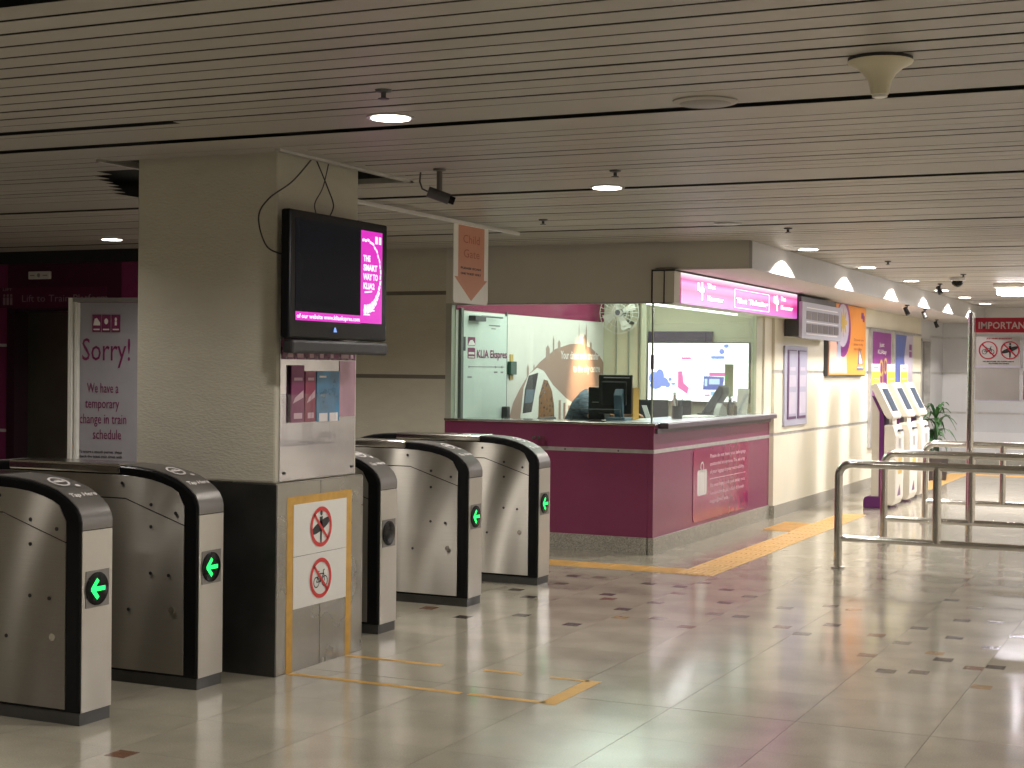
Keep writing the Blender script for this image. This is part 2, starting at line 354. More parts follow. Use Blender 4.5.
ce = thing('ceiling', None, None, (0,0,HC), kind='structure')
Bx('ceiling_void_panel', -14, 6, 1.5, 27.5, 2.80, 2.82, plenum, ce)
CH = [6.07+2.52*k for k in range(-2, 9)]
gaps = [(-5.40,-4.30,6.62,7.8), (-5.78,-5.5,6.92,7.05), (-5.92,-5.5,7.08,7.2), (-6.02,-5.5,7.22,7.35), (-6.1,-5.5,7.37,7.5), (-6.2,-5.5,7.52,7.66), (-6.3,-5.5,7.67,7.8), (-6.4,-5.2,7.83,7.98)]
def slat(y0, y1, name='slat', z0=HC):
    xmax = 5.5; xmin = -12.5 if y0 < 11.55 else (-9 if y1 < 12.43 else -3.55)
    segs = [(xmin, xmax)]
    for a,b,c,d in gaps:
        if y1 > c and y0 < d:
            segs = [q for (s0,s1) in segs for q in ((s0,min(s1,a)),(max(s0,b),s1)) if q[1]-q[0] > .01]
    for s0,s1 in segs: Bx(name, s0, s1, y0, y1, z0, z0+.0015, slat_m, ce)
for c in CH:
    slat(c-.06-.31, c-.06, 'ceiling_panel')
    y = c+.03
    for k in range(14):
        g = (.021 if y < 6 else .012) if random.random() < .75 else .020
        if 5.48 < y < 5.58:
            Bx('slat', -12.5, -4.25, y+.07, y+.1515-g*.5, HC, HC+.0015, slat_m, ce); Bx('slat', -4.25, 5.5, y+g*.5, y+.1515-g*.5, HC, HC+.0015, slat_m, ce); y += .1515; continue
        slat(y+g*.5, y+.1515-g*.5, z0=HC+random.uniform(-.001,.002)); y += .1515
Bx('rear_ceiling_panel', -14, 6, -5, 1.0, HC, HC+.03, slat_m, ce)
fr = MB().box(-5.43,-5.40,6.45,7.83,HC-.012,HC+.02).box(-4.30,-4.27,6.45,7.83,HC-.012,HC+.02).box(-5.43,-4.27,7.8,7.83,HC-.012,HC+.02)
fr.build('opening_trim', strip_m, ce)

def wall(name, x0,x1,y0,y1,z0,z1,m, **k):
    o = Bx(name,x0,x1,y0,y1,z0,z1,m); o['kind'] = 'structure'; return o
# booth side/right wall
wr = thing('wall_corridor', None, None, (-4.35,21.6,0), kind='structure')
def wall_courses(root, ax, x0, x1, face, ztop, m, strips, depth=.06, sm=None):
    sm = sm or strip_m
    zs = [.138]+[q for s_ in strips for q in (s_-.018, s_+.018)]+[ztop]
    for i in range(0, len(zs), 2):
        za, zb = zs[i], zs[i+1]
        if ax == 'y': Bx('wall_panel', face-depth, face, x0, x1, za, zb, m, root)
        else: Bx('wall_panel', x0, x1, face, face+depth, za, zb, m, root)
    for s_ in strips:
        if ax == 'y': Bx('wall_strip', face-depth, face-.006, x0, x1, s_-.018, s_+.018, sm, root)
        else: Bx('wall_strip', x0, x1, face+.006, face+depth, s_-.018, s_+.018, sm, root)
wall_courses(wr, 'y', 16.15, 25.05, -4.35, 2.45, cream, [.905, 1.585, 2.19])
wall_courses(wr, 'y', 25.9, 27.2, -4.35, 2.45, greywall, [.905, 1.585, 2.19])
Bx('wall_panel', -4.41, -4.35, 25.05, 25.9, 2.13, 2.45, greywall, wr)
Bx('skirting', -4.42, -4.335, 16.15, 25.05, 0, .138, granite, wr)
Bx('skirting', -4.42, -4.335, 25.9, 27.2, 0, .138, granite, wr)
dr = thing('door_1', None, None, (-4.45,25.5,0), kind='structure')
Bx('door_leaf', -4.46, -4.43, 25.1, 25.85, 0, 2.1, mat('grey door paint',(.22,.21,.20),.5,noise=.03), dr); MB().box(-4.43,-4.335,25.05,25.1,0,2.14).box(-4.43,-4.335,25.85,25.9,0,2.14).box(-4.43,-4.335,25.05,25.9,2.1,2.14).build('door_frame', strip_m, dr)
MB().tube([(-4.41,25.2,1.0),(-4.38,25.2,1.0),(-4.38,25.32,1.0)],.01,8).build('door_handle', steel_pol, dr)
wf = thing('wall_far', None, None, (0,27.2,0), kind='structure')
wall_courses(wf, 'x', -4.41, 5.6, 27.2, 2.45, greywall, [.905, 1.585, 2.19])
Bx('skirting', -4.35, 5.6, 27.17, 27.25, 0, .138, granite, wf)
for k in range(7): Bx('panel_seam', -2.9+1.2*k, -2.892+1.2*k, 27.195, 27.2, .138, 2.45, strip_m, wf)
wall('wall_right', 5.5, 5.6, -5, 27.2, 0, 2.8, cream); wall('wall_back', -14, 5.6, -5.1, -5, 0, 2.8, mat('dark grey hall panel',(.20,.19,.18),.5,noise=.05)); wall('wall_left', -13.1, -13, -5, 11.7, 0, 2.8, purple_lt)
# soffit and fascia
so = thing('trim_1', None, None, (-3.9,19,2.45), kind='structure')
MB().prism([(-3.585,12.44),(-3.585,26.42),(5.5,26.42),(5.5,27.3),(-4.45,27.3),(-4.45,16.1),(-4.40,16.1),(-4.40,12.45)],'z',2.45,2.47).build('soffit_board', mat('soffit paint',(.60,.56,.52),.6,noise=.03), so)
Bx('fascia_board', -3.58, -3.55, 12.43, 26.40, 2.45, HC+.02, fascia_m, so); Bx('fascia_board', -3.58, 5.5, 26.40, 26.43, 2.45, HC+.02, fascia_m, so)
MB().box(-6.42,-4.40,12.43,12.47,2.18,HC+.02).box(-4.40,-3.581,12.43,12.46,2.471,HC+.02).build('bulkhead_board', header_m, so)
# wall left of booth
wl = thing('wall_front', None, None, (-7.3,12.43,0), kind='structure')
wall_courses(wl, 'x', -9.1, -6.42, 12.43, HC+.02, plaster, [.9, 1.507, 2.277], sm=mat('dark wall groove',(.17,.155,.13),.5,noise=.1))
Bx('skirting', -9.1, -6.42, 12.41, 12.49, 0, .138, granite, wl)
Bx('return_wall', -9.15, -9.1, 11.6, 12.5, 0, HC+.02, plaster, wl)

# plum lift wall
lw = thing('wall_lift', None, None, (-10.8,11.6,0), kind='structure')
LX0, LX1 = -10.75, -9.55
for xa, xb in ((-13,LX0-.1),(LX1+.1,-9.1)):
    zs = [.0,.91,.94,1.75,1.78,HC-.12]
    for i in (0,2,4): Bx('wall_panel', xa, xb, 11.6, 11.66, zs[i], zs[i+1], purple_lt, lw)
    for i in (1,3): Bx('wall_strip', xa, xb, 11.605, 11.66, zs[i], zs[i+1], offwhite, lw)
Bx('wall_panel', LX0-.1, LX1+.1, 11.6, 11.66, 2.13, HC-.12, purple_dk, lw)
Bx('ceiling_dark_band', -13, -9.1, 11.57, 11.66, HC-.12, HC+.02, black, lw)  # dark band along the bulkhead top
ld = thing('door_2', None, None, (-10.15,11.8,0), kind='structure')
Bx('door_leaf', LX0, (LX0+LX1)/2-.003, 11.78, 11.8, 0, 2.1, lift_m, ld); Bx('door_leaf', (LX0+LX1)/2+.003, LX1, 11.78, 11.8, 0, 2.1, lift_m, ld)
MB().box(LX0-.1,LX0,11.59,11.8,0,2.13).box(LX1,LX1+.1,11.59,11.8,0,2.13).box(LX0,LX1,11.59,11.8,2.1,2.13).build('door_frame', mat('dark plum frame',(.03,.012,.02),.3,noise=.05), ld)

# ------------------------------------------------------------ column
co = thing('wall_pillar', None, None, (-4.8,7.0,0), kind='structure')
Bx('plaster_shaft', -5.28, -4.39, 6.61, 7.42, .99, HC+.06, plaster, co, bevel=.012)
CX0, CX1, CY0, CY1 = -5.36, -4.365, 6.585, 7.445
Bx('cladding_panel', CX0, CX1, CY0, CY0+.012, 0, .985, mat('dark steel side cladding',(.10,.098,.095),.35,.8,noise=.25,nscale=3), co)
Bx('cladding_panel', CX1-.012, CX1, CY0+.0125, 7.01, 0, .985, steel_dark, co, bevel=.002)
Bx('cladding_panel', CX1-.012, CX1, 7.014, CY1, 0, .985, steel_dark, co, bevel=.002)
Bx('cladding_panel', CX0, CX1, CY1-.0, CY1+.012, 0, .985, steel_dark, co); Bx('cladding_panel', CX0-.012, CX0, CY0, CY1, 0, .985, steel_dark, co)
Bx('cladding_cap', CX0, CX1-.002, CY0+.002, CY1, .985, .992, steel_dark, co)
Bx('core', CX0+.01, CX1-.02, CY0+.02, CY1-.01, 0, .985, darkgrey, co)
fx = CX1+.001
def patch(name, y0,y1,z0,z1,m,z=.001, parent=co):
    p = Pl((CX1,0,0),Y,Z); p.rect(y0,y1,z0,z1,z); return p.out(name,m,parent)
patch('tape_strip',6.685,6.745,.0,.915,tape_m); patch('tape_strip',7.275,7.335,.0,.915,tape_m); patch('tape_strip',6.745,7.275,.855,.915,tape_m)
# prohibition sign plates
for zz0, zz1, kd in ((.60,.872,'surf'),(.325,.597,'bike')):
    t = thing('prohibition_sign', 'white plate with red %s symbol, %s of the two on the steel pillar base' % (('no surfboard','upper') if kd=='surf' else ('no bicycle','lower')), 'sign', (CX1+.001,7.01,zz0), 'prohibition plates on the pillar')
    Bx('plate', CX1+.001, CX1+.004, 6.745, 7.275, zz0, zz1, white, t)
    prohibit((CX1+.004,7.01,(zz0+zz1)/2), Y, Z, .108, kd, t)
# acrylic leaflet holder panel
t = thing('leaflet_display', 'clear acrylic leaflet holder panel under the television on the pillar', 'leaflet holder', (-4.385,7.0,1.0))
Bx('backing_sheet', -4.389, -4.383, 6.64, 7.39, 1.0, 1.74, mat('silvery backing sheet',(.48,.47,.51),.12,.95,noise=.12,nscale=4), t)
Bx('header_print', -4.382, -4.379, 6.65, 7.385, 1.63, 1.735, mat('plum photo print',(.14,.02,.08),.3,noise=.9,nscale=22), t)
p = Pl((-4.379,6.65,1.63),Y,Z)
for k,(a,b,hh) in enumerate(((.05,.10,.07),(.14,.2,.05),(.26,.3,.08),(.36,.40,.06),(.47,.5,.09),(.58,.66,.1),(.68,.71,.07))): p.rect(a,b,.01,hh,.001)
p.out('print_figures', pinkw_print, t)['kind'] = 'stuff'
for k in range(2): Bx('pocket', -4.382, -4.350, 6.66+.24*k, 6.895+.24*k, 1.18, 1.45, acryl, t)
Bx('side_card', -4.382, -4.380, 7.22, 7.385, 1.32, 1.625, mat('pale pink card',(.42,.26,.34),.2,.3,noise=.1), t)
for yy in (6.68,7.36): MB().lathe([(.008,0),(.008,.006),(.004,.009)],(-4.383,yy,1.04),10,'x').build('screw', black, t)
for k,(ya,yb,za,zb,mm,lb) in enumerate(((6.72,6.84,1.30,1.60,plum_print,'plum leaflet with white band, leftmost in the acrylic holder'),(6.85,6.95,1.30,1.57,mat('plum red leaflet',(.26,.02,.07),.4,noise=.03),'plum leaflet with white band, middle one in the acrylic holder'),(6.96,7.19,1.30,1.57,seadeep,'blue city skyline leaflet, right one in the acrylic holder'))):
    l = thing('leaflet', lb, 'leaflet', (-4.36,(ya+yb)/2,za), 'leaflets in the pillar holder')
    Bx('sheet', -4.372+.002*k, -4.366+.002*k, ya, yb, za, zb, mm, l)
    p = Pl((-4.366+.002*k,ya,za),Y,Z); wd = yb-ya
    if k < 2: p.poly([(.01,.10),(wd-.01,.13),(wd-.01,.17),(.03,.13)]); p.rect(.02,wd-.02,.22,.235); p.rect(.02,wd-.02,.02,.05)
    else: p.rect(.02,wd/2-.01,0,.045); p.rect(wd/2+.01,wd-.02,0,.045); p.rect(.02,.09,.235,.245)
    p.out('print', pinkw_print if k < 2 else white_print, l)['kind'] = 'stuff'

# television
t = thing('television', 'black flat screen television with magenta advert strip on the pillar', 'television', (-4.3,6.93,1.66))
tv0, tv1, tz0, tz1, tx = 6.465, 7.455, 1.735, 2.385, -4.22
Bx('casing', -4.275, tx, tv0, tv1, tz0, tz1, black_gloss, t, bevel=.012)
Bx('wall_bracket', -4.385, -4.275, 6.75, 7.15, 1.9, 2.2, black, t)
Bx('speaker_bar', -4.275, tx+.01, tv0+.02, tv1, tz0-.075, tz0-.005, black, t, bevel=.015)
sc = Bx('screen', tx-.004, tx+.002, 6.52, 7.39, 1.828, 2.34, screen_blk, t)
Bx('advert_strip', tx+.002, tx+.003, 7.16, 7.39, 1.832, 2.335, screen_pink, t)
Bx('ticker_strip', tx+.002, tx+.003, 6.52, 7.16, 1.828, 1.872, screen_pink, t)
text('of our website www.kliaekspres.com', .022, (tx+.004,6.53,1.84), Y, Z, screen_white, t, width=.62, bold=.02)
for i,(s_,wd) in enumerate((('THE',.075),('SMART',.15),('WAY TO',.16),('KLIA2',.12))): text(s_, .032, (tx+.004,7.185,2.17-.05*i), Y, Z, screen_white, t, width=wd, bold=.04)
p = Pl((tx+.003,0,0),Y,Z); 
for k in range(26):
    a0 = -2.2+k*.17; a1 = a0+.14
    R_ = .150+.003*math.sin(k*3.1); th_ = .012+.030*max(0,-math.sin(a0))**2; ca = (7.215,2.105)
    q = [(ca[0]+rr*math.cos(a),ca[1]+rr*math.sin(a)*1.15) for rr,a in ((R_,a0),(R_,a1),(R_+th_,a1),(R_+th_,a0))]
    if min(a[0] for a in q) > 7.162 and max(a[0] for a in q) < 7.39: p.poly(q,.001)
p.rect(7.31,7.335,2.27,2.31,.001); p.rect(7.35,7.375,2.27,2.31,.001); p.rect(7.19,7.31,1.90,1.906,.001); p.rect(7.19,7.26,1.876,1.882,.001); p.bar(7.2,2.0,7.28,2.008,.008,.001)
p.out('circle_print', screen_white, t)['kind'] = 'stuff'
MB().tube([(tx+.003,6.9,1.775),(tx+.004,6.9,1.80)],[.02,.003],3).build('logo_light', mat('pale blue standby light',(.1,.2,.6),.4,emit=(.3,.5,1),es=.8), t)
# cables above the television
def cable(pts, lab, r=.005):
    n = []; P_ = [V(q) for q in pts]
    for i in range(len(P_)-1):
        p0,p1,p2,p3 = P_[max(i-1,0)],P_[i],P_[i+1],P_[min(i+2,len(P_)-1)]
        for k in range(8):
            s_ = k/8; n.append(.5*((2*p1)+(-p0+p2)*s_+(2*p0-5*p1+4*p2-p3)*s_*s_+(-p0+3*p1-3*p2+p3)*s_**3))
    n.append(P_[-1]); o = MB().tube(n, r, 6).build('cable', black, None, smooth=True); return props(o, lab, 'cable', 'cables hanging above the television')
cable([(-4.34,6.86,2.69),(-4.36,6.70,2.55),(-4.37,6.50,2.44),(-4.39,6.44,2.34),(-4.38,6.50,2.2),(-4.33,6.6,2.16)], 'black cable bowing out past the left corner of the pillar', .004)
cable([(-4.345,6.90,2.69),(-4.35,7.03,2.55),(-4.345,7.08,2.46),(-4.34,7.02,2.38),(-4.29,6.95,2.34)], 'black cable curving down to the right behind the television top', .004)
cable([(-4.345,7.03,2.69),(-4.35,6.98,2.55),(-4.35,6.9,2.45),(-4.30,6.86,2.36)], 'thin black cable crossing down to the left above the television', .003)

# ------------------------------------------------------------ ticket gates
def make_gate():
    y0, y1 = 9.12, 9.345; L0, L1 = -6.20, -4.525
    t = thing('ticket_gate', 'x', 'ticket gate', (-5.4,9.26,0), 'steel ticket gates with curved tops')
    def curve(off=0):   # front half outline upwards from plinth, x,z
        pts = [(-4.525,.90),(-4.532,.925),(-4.548,.955),(-4.575,.98),(-4.615,1.008),(-4.66,1.032),(-4.72,1.052),(-4.80,1.07),(-4.90,1.081),(-5.02,1.086)]
        out = []
        for i,(x,z) in enumerate(pts):
            a = pts[max(i-1,0)]; b = pts[min(i+1,len(pts)-1)]; d = V((b[0]-a[0],b[1]-a[1])).normalized(); n = V((-d.y,d.x))
            out.append((x+n.x*off, z+n.y*off))
        return out
    def mir(pts): return [(L0+L1-x, z) for x,z in reversed(pts)]
    out = [(L1,.055)]+curve()+mir(curve())+[(L0,.055)]
    MB().prism(out,'y',y0,y1).build('shell', black_gloss, t, bevel=.014, seg=3)
    MB().box(L0+.004,L1-.004,y0+.012,y1-.012,0,.055).build('plinth', mat('dark plinth steel',(.10,.10,.10),.35,.7,noise=.1), t)
    for ys, sg in ((y0,-1),(y1,1)):
        ya, yb = (ys-.004, ys+.003) if sg < 0 else (ys-.003, ys+.004)
        ci = curve(.046)
        ci = [(-4.600,.90)]+[(x,z) for x,z in ci if x <= -4.612]
        seam = [(-4.612,.812),(-4.96,.925),(-5.62,.925)]
        # lower and upper halves, mirrored about the middle
        low = [(-4.60,.07),(-4.60,.804),(-4.962,.921),(-5.763,.921),(-6.125,.804),(-6.125,.07)]
        up_ = [(-4.60,.810)]+[(x,z) for x,z in ci]+mir(ci)+[(-6.125,.810),(-5.763,.927),(-4.962,.927)]
        lo = MB().prism(low,'y',ya,yb).build('side_panel', steel_side, t); up = MB().prism(up_,'y',ya,yb).build('upper_panel', steel_side, t)
        for bx,bz in ((-4.65,.865),(-4.80,.90),(-4.98,1.0)) : MB().lathe([(.009,-.002),(.009,.002)],(bx,(ya if sg<0 else yb)+sg*.001,bz),8,'y').build('bolt', black, up)
        for bx,bz in ((-4.80,.79),(-4.80,.56),(-4.69,.555),(-4.935,.37),(-5.1,.80),(-5.2,.56)): MB().lathe([(.009,-.002),(.009,.002)],(bx,(ya if sg<0 else yb)+sg*.001,bz),8,'y').build('bolt', black, lo)
        MB().lathe([(.017,-.003),(.017,.004),(.011,.008)],(-4.67,(ya if sg<0 else yb)+sg*.001,.385),12,'y').build('lock', steel_pol, lo)
    # curved cap over front: upper dark reader cover, front plate
    yi0, yi1 = y0+.013, y1-.013
    c_in, c_out = curve(-.001), curve(-.001)
    def strip(pts, th, name, m):
        o_ = []
        for i,(x,z) in enumerate(pts):
            a = pts[max(i-1,0)]; b = pts[min(i+1,len(pts)-1)]; d = V((b[0]-a[0],b[1]-a[1])).normalized(); n = V((-d.y,d.x)); o_.append((x-n.x*th,z-n.y*th))
        return MB().prism(pts+o_[::-1],'y',yi0,yi1).build(name, m, t, smooth=True)
    base = curve()
    top = [(-4.525,.862)]+base
    def resample(pts):
        r = [pts[0]]
        for i in range(len(pts)-1): r += [((pts[i][0]+pts[i+1][0])/2,(pts[i][1]+pts[i+1][1])/2), pts[i+1]]
        return r
    strip(top, .005, 'reader_cover', cap_m); 
    MB().box(L1, L1+.005, yi0, yi1, .058, .858).build('front_plate', steel, t)
    mt = [(L0+L1-x,z) for x,z in top[::-1]]
    strip(mt, .005, 'rear_reader_cover', cap_m); MB().box(L0-.005, L0, yi0, yi1, .058, .858).build('rear_plate', steel, t)
    MB().box(-5.72,-5.00,y0-.005,y1+.005,1.045,1.093).build('top_rail', steel_pol, t, bevel=.01)
    yc = (y0+y1)/2
    ad = MB().box(L1+.005,L1+.008,yc-.078,yc+.078,.515,.680).build('display_frame', mat('display frame steel',(.25,.24,.23),.4,.8,noise=.05), t, bevel=.003)
    ad2 = MB().lathe([(.074,0),(.074,.004),(.068,.006)],(L1+.008,yc-.005,.597),28,'x').build('arrow_display', black_gloss, t, smooth=True)
    p = Pl((L1+.016,yc-.005,.597),Y,Z); p.bar(-.036,0,.046,0,.020,0); p.bar(-.043,-.003,-.002,.042,.020,.0005); p.bar(-.043,.003,-.002,-.042,.020,.001)
    ar = p.out('arrow', green_em, ad2)
    # reader print on sloping cover
    u = V((0,1,0)); a = V((-4.80,0,1.07)); b = V((-4.615,0,1.008)); v = (a-b).normalized(); n = u.cross(v)
    o = V((-4.70,yc,1.047))+n*.010
    p = Pl(o,u,v); p.ring(-.02,.03,.040,.052,0,24); p.bar(-.055,.03,.015,.03,.016,0); p.bar(-.035,.045,0,.045,.008,0); p.ell(.04,-.03,.013,.013,0)
    lg = p.out('reader_symbol', white_print, t)
    u2 = V((0,1,0)); a = V((-4.615,0,1.008)); b = V((-4.548,0,.955)); v2 = (a-b).normalized(); n2 = u2.cross(v2)
    text('Tap Here', .024, V((-4.60,yc-.085,.998))+n2*.010, u2, v2, white_print, t, width=.17, bold=.03)
    return t
g4 = make_gate()
g4.location.y -= .015
g4['label'] = 'steel ticket gate with green arrow, second nearest the plum counter'
def place_gate(yfront, label):
    return dup(g4, (-5.4, yfront+.14, 0), label)
place_gate(5.287, 'steel ticket gate with green arrow, nearest gate at the left edge')
place_gate(6.135, 'steel ticket gate with green arrow, just left of the steel clad pillar')
gd = place_gate(7.92, 'steel ticket gate with unlit dark display, just right of the pillar')
for ch in gd.children:
    if ch.name.startswith('arrow_display'):
        for q in list(ch.children): bpy.data.objects.remove(q)
place_gate(10.262, 'steel ticket gate with green arrow, farthest one beside the plum counter')

# ------------------------------------------------------------ booth
bt = thing('ticket_counter', 'plum laminate corner counter with steel band and granite plinth', 'counter', (-5.4,14.3,0))
BX0, BX1, BY0, BY1 = -6.42, -4.40, 12.43, 16.15
def bfront(z0,z1,m,name,d=0,**k): Bx(name, BX0, BX1-.052+d, BY0-d, BY0+.05, z0, z1, m, bt, **k)
def bside(z0,z1,m,name,d=0,**k): Bx(name, BX1-.05, BX1+d, BY0-d, BY1, z0, z1, m, bt, **k)
for f in (bfront, bside):
    f(0,.145,granite,'plinth',.012); f(.145,.872,purple,'front_panel'); f(.872,.905,strip_m,'steel_band',.006); f(.905,1.11,purple,'upper_panel')
MB().box(BX0,BX1+.02,BY0-.02,BY0+.45,1.11,1.132).build('counter_top', steel_pol, bt, bevel=.004)
MB().box(BX1-.5,BX1+.09,BY0+.12,BY1-.02,1.085,1.128).build('counter_ledge', mat('dark ledge laminate',(.10,.08,.10),.3,noise=.05), bt, bevel=.004)
MB().box(BX1-.5,BX1+.085,BY0+.13,BY1-.03,1.128,1.136).build('ledge_top', mat('pale ledge steel',(.62,.63,.68),.25,.3,noise=.05), bt)
for a in (.2,.7,1.2,1.7): MB().lathe([(.008,0),(.008,.004)],(BX0+a,BY0-.011,.888),8,'y').build('screw', darkgrey, bt)
Bx('ledge_shade_strip', BX1, BX1+.025, BY0+.03, BY1-.04, 1.045, 1.085, mat('dark ledge laminate',(.10,.08,.10)), bt)  # added dark strip standing in for the shade under the ledge
# floor pins on counter wall
for k in (0,1): MB().tube([(-5.48+.05*k,12.42,.985),(-5.48+.05*k,12.32,.985)],.016,10).build('peg', steel_pol, bt)
# sticker on side panel
t = thing('luggage_notice', 'plum rounded notice with white suitcase symbol on counter side', 'notice', (BX1+.003,14.4,.2))
def rrect(x0,x1,y0,y1,r,n=5):
    o = []
    for cx,cy,a0 in ((x1-r,y0+r,-90),(x1-r,y1-r,0),(x0+r,y1-r,90),(x0+r,y0+r,180)):
        for i in range(n+1): a = math.radians(a0+90*i/n); o.append((cx+r*math.cos(a),cy+r*math.sin(a)))
    return o
MB().prism(rrect(13.52,15.34,.18,.865,.06),'x',BX1+.001,BX1+.005).build('plate', mat('glossy plum vinyl',(.27,.02,.09),.12,noise=.08,coat=.3), t)
p = Pl((BX1+.006,0,0),Y,Z); p.poly(rrect(13.64,13.93,.42,.66,.03),0); p.ring(13.785,.685,.035,.05,0); p.out('suitcase_symbol', offwhite, t)
p = Pl((BX1+.0065,0,0),Y,Z); p.rect(13.71,13.715,.43,.65,.001); p.rect(13.86,13.865,.43,.65,.001); p.out('suitcase_ribs', plum_print, t)
for i,(s_) in enumerate(('Please do not leave your belongings','unattended at any time. The security','of your luggage is your responsibility.')): text(s_, .035, (BX1+.007,14.02,.76-.075*i), Y, Z, pinkw_print, t, width=1.2-.02*i, bold=.015)
Bx('divider', BX1+.005, BX1+.007, 14.02, 15.22, .555, .561, pinkw_print, t)
for i,(s_) in enumerate(('Sila awasi bagasi anda pada setiap masa.','Keselamatan bagasi adalah di bawah','tanggungjawab anda.')): text(s_, .035, (BX1+.007,14.02,.48-.075*i), Y, Z, pinkw_print, t, width=(1.2,1.15,.62)[i], bold=.015)
# glazing
gw = thing('window_1', None, None, (-5.4,12.45,1.13), kind='structure')
Bx('pane', -6.36, -4.43, 12.455, 12.461, 1.132, 2.18, glass, gw)
Bx('window_frame', -6.42, -6.36, 12.43, 12.5, 1.132, 2.18, mat('pale green grey frame',(.40,.41,.34),.4,noise=.03), gw); MB().box(-6.36,-4.42,12.44,12.48,2.165,2.185).build('head_rail', strip_m, gw)
gw2 = thing('window_2', None, None, (-4.42,14.2,1.13), kind='structure')
Bx('pane', -4.428, -4.422, 12.47, 13.93, 1.138, 2.44, glass, gw2); Bx('pane', -4.428, -4.422, 13.945, 15.62, 1.138, 2.44, glass, gw2)
Bx('glass_clip', -4.44, -4.418, 12.442, 12.466, 1.6, 1.72, darkgrey, gw2)
Bx('glass_post', -4.436, -4.422, 12.448, 12.462, 1.132, 2.18, mat('greenish glass edge',(.30,.36,.28),.2,noise=.05), gw2)
postm = mat('cream green post paint',(.50,.50,.38),.5,noise=.03)
Bx('window_post', -4.46, -4.40, 15.62, 15.84, 1.132, 2.45, postm, gw2, bevel=.006); Bx('window_post', -4.44, -4.38, 15.86, 16.15, 1.132, 2.45, cream, gw2, bevel=.006)
# booth interior shell
bi = thing('wall_booth', None, None, (-5.4,14.3,0), kind='structure')
Bx('booth_left_wall', -6.42, -6.35, 12.5, 16.3, 0, 2.45, mural_w, bi)
Bx('booth_rear_wall', -6.42, -4.41, 16.2, 16.3, 0, 2.45, mat('olive cream wall',(.50,.49,.36),.6,noise=.04), bi)
Bx('booth_ceiling', -6.42, -4.45, 12.47, 16.3, 2.452, 2.49, mat('booth ceiling white',(.65,.66,.62),.6,noise=.02), bi)
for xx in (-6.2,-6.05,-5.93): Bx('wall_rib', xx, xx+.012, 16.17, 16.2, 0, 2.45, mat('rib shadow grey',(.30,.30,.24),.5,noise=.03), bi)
Bx('rear_pilaster', -5.86, -5.80, 16.1, 16.2, 0, 2.45, postm, bi)
# booth door on left wall
bd = thing('door_3', None, None, (-6.34,13.1,0), kind='structure')
Bx('door_leaf', -6.348, -6.33, 12.6, 13.56, 0, 2.1, door_m, bd); MB().box(-6.35,-6.32,12.55,12.6,0,2.14).box(-6.35,-6.33,13.56,13.575,0,2.14).build('door_frame', mat('dark door edge',(.12,.13,.12),.4,noise=.03), bd)
MB().box(-6.33,-6.26,12.72,12.95,2.03,2.08).box(-6.29,-6.27,12.9,13.35,2.07,2.085).build('door_closer', darkgrey, bd, bevel=.004)
Bx('hinge', -6.33,-6.318,12.61,12.64,1.75,1.88, darkgrey, bd)
Bx('door_handle', -6.33,-6.27,13.45,13.53,1.1,1.22, black, bd, bevel=.01); Bx('lock_box', -6.34,-6.30,13.60,13.74,1.53,1.66, mat('dark green plastic',(.02,.08,.05),.4,noise=.05), bd, bevel=.005)
Bx('lock_plate', -6.345,-6.335,13.66,13.73,1.48,1.73, gold, bd)
lp = Pl((-6.329,0,0),Y,Z); lp.poly(rrect(12.70,12.86,1.68,1.78,.01),0); lp.poly(rrect(12.70,12.86,1.80,1.88,.01),0); lp.out('logo_square', plum_print, bd)
lp = Pl((-6.328,0,0),Y,Z); lp.poly([(12.71,1.81),(12.75,1.85),(12.80,1.855),(12.85,1.82),(12.85,1.805),(12.71,1.805)],0); lp.rect(12.72,12.84,1.72,1.74,0); lp.rect(12.72,12.84,1.69,1.70,0); lp.out('logo_mark', white_print, bd)
text('KLIA Ekspres', .075, (-6.327,12.89,1.69), Y, Z, plum_print, bd, width=.66, bold=.02)
p = Pl((-6.328,0,0),Y,Z); p.rect(12.72,13.5,1.60,1.607,0); p.ell(12.73,1.603,.012,.012,0); p.ell(13.3,1.603,.012,.012,0); p.ell(13.45,1.603,.012,.012,0); p.rect(12.70,12.79,1.50,1.515,0); p.rect(13.27,13.35,1.545,1.56,0); p.rect(13.42,13.48,1.545,1.56,0); p.bar(13.15,2.0,13.4,2.0,.012,0); p.bar(13.2,1.97,13.3,1.97,.01,0); p.out('route_print', grey_print, bd)
# mural
mu = thing('wall_mural', 'white and rose mural of train nose and city skyline inside the booth', 'mural', (-6.348,15,1.1))
Bx('mural_sheet', -6.349, -6.345, 13.58, 16.19, 0, 2.12, mural_w, mu)
Bx('mural_header', -6.349, -6.343, 12.5, 16.19, 2.125, 2.45, mat('plum header film',(.20,.015,.07),.15,noise=.03), mu)
def yz(o_x): return Pl((o_x,0,0),Y,Z)
hill = [(13.6,.9),(13.66,1.1),(13.75,1.25),(13.9,1.38),(14.1,1.52),(14.4,1.66),(14.8,1.80),(15.2,1.86),(15.5,1.87),(15.8,1.83),(16.05,1.75),(16.19,1.67),(16.19,.9)]
p = yz(-6.344); p.poly(hill,0); p.out('hill_print', beige_print, mu)
p = yz(-6.3435)
for yy,ww,hh,bz in ((14.1,.05,.14,1.50),(14.25,.03,.08,1.56),(14.6,.10,.12,1.72),(14.75,.04,.18,1.76),(14.9,.07,.1,1.80),(15.45,.02,.26,1.85),(15.62,.10,.14,1.84),(15.66,.035,.26,1.84),(15.8,.05,.08,1.82)):
    p.rect(yy-ww/2,yy+ww/2,bz-.03,bz+hh*.7,0); p.poly([(yy-ww/2,bz+hh*.7),(yy+ww/2,bz+hh*.7),(yy,bz+hh)],0)
p.out('skyline_print', mat('skyline print',(.36,.26,.22),.5,noise=.05), mu)
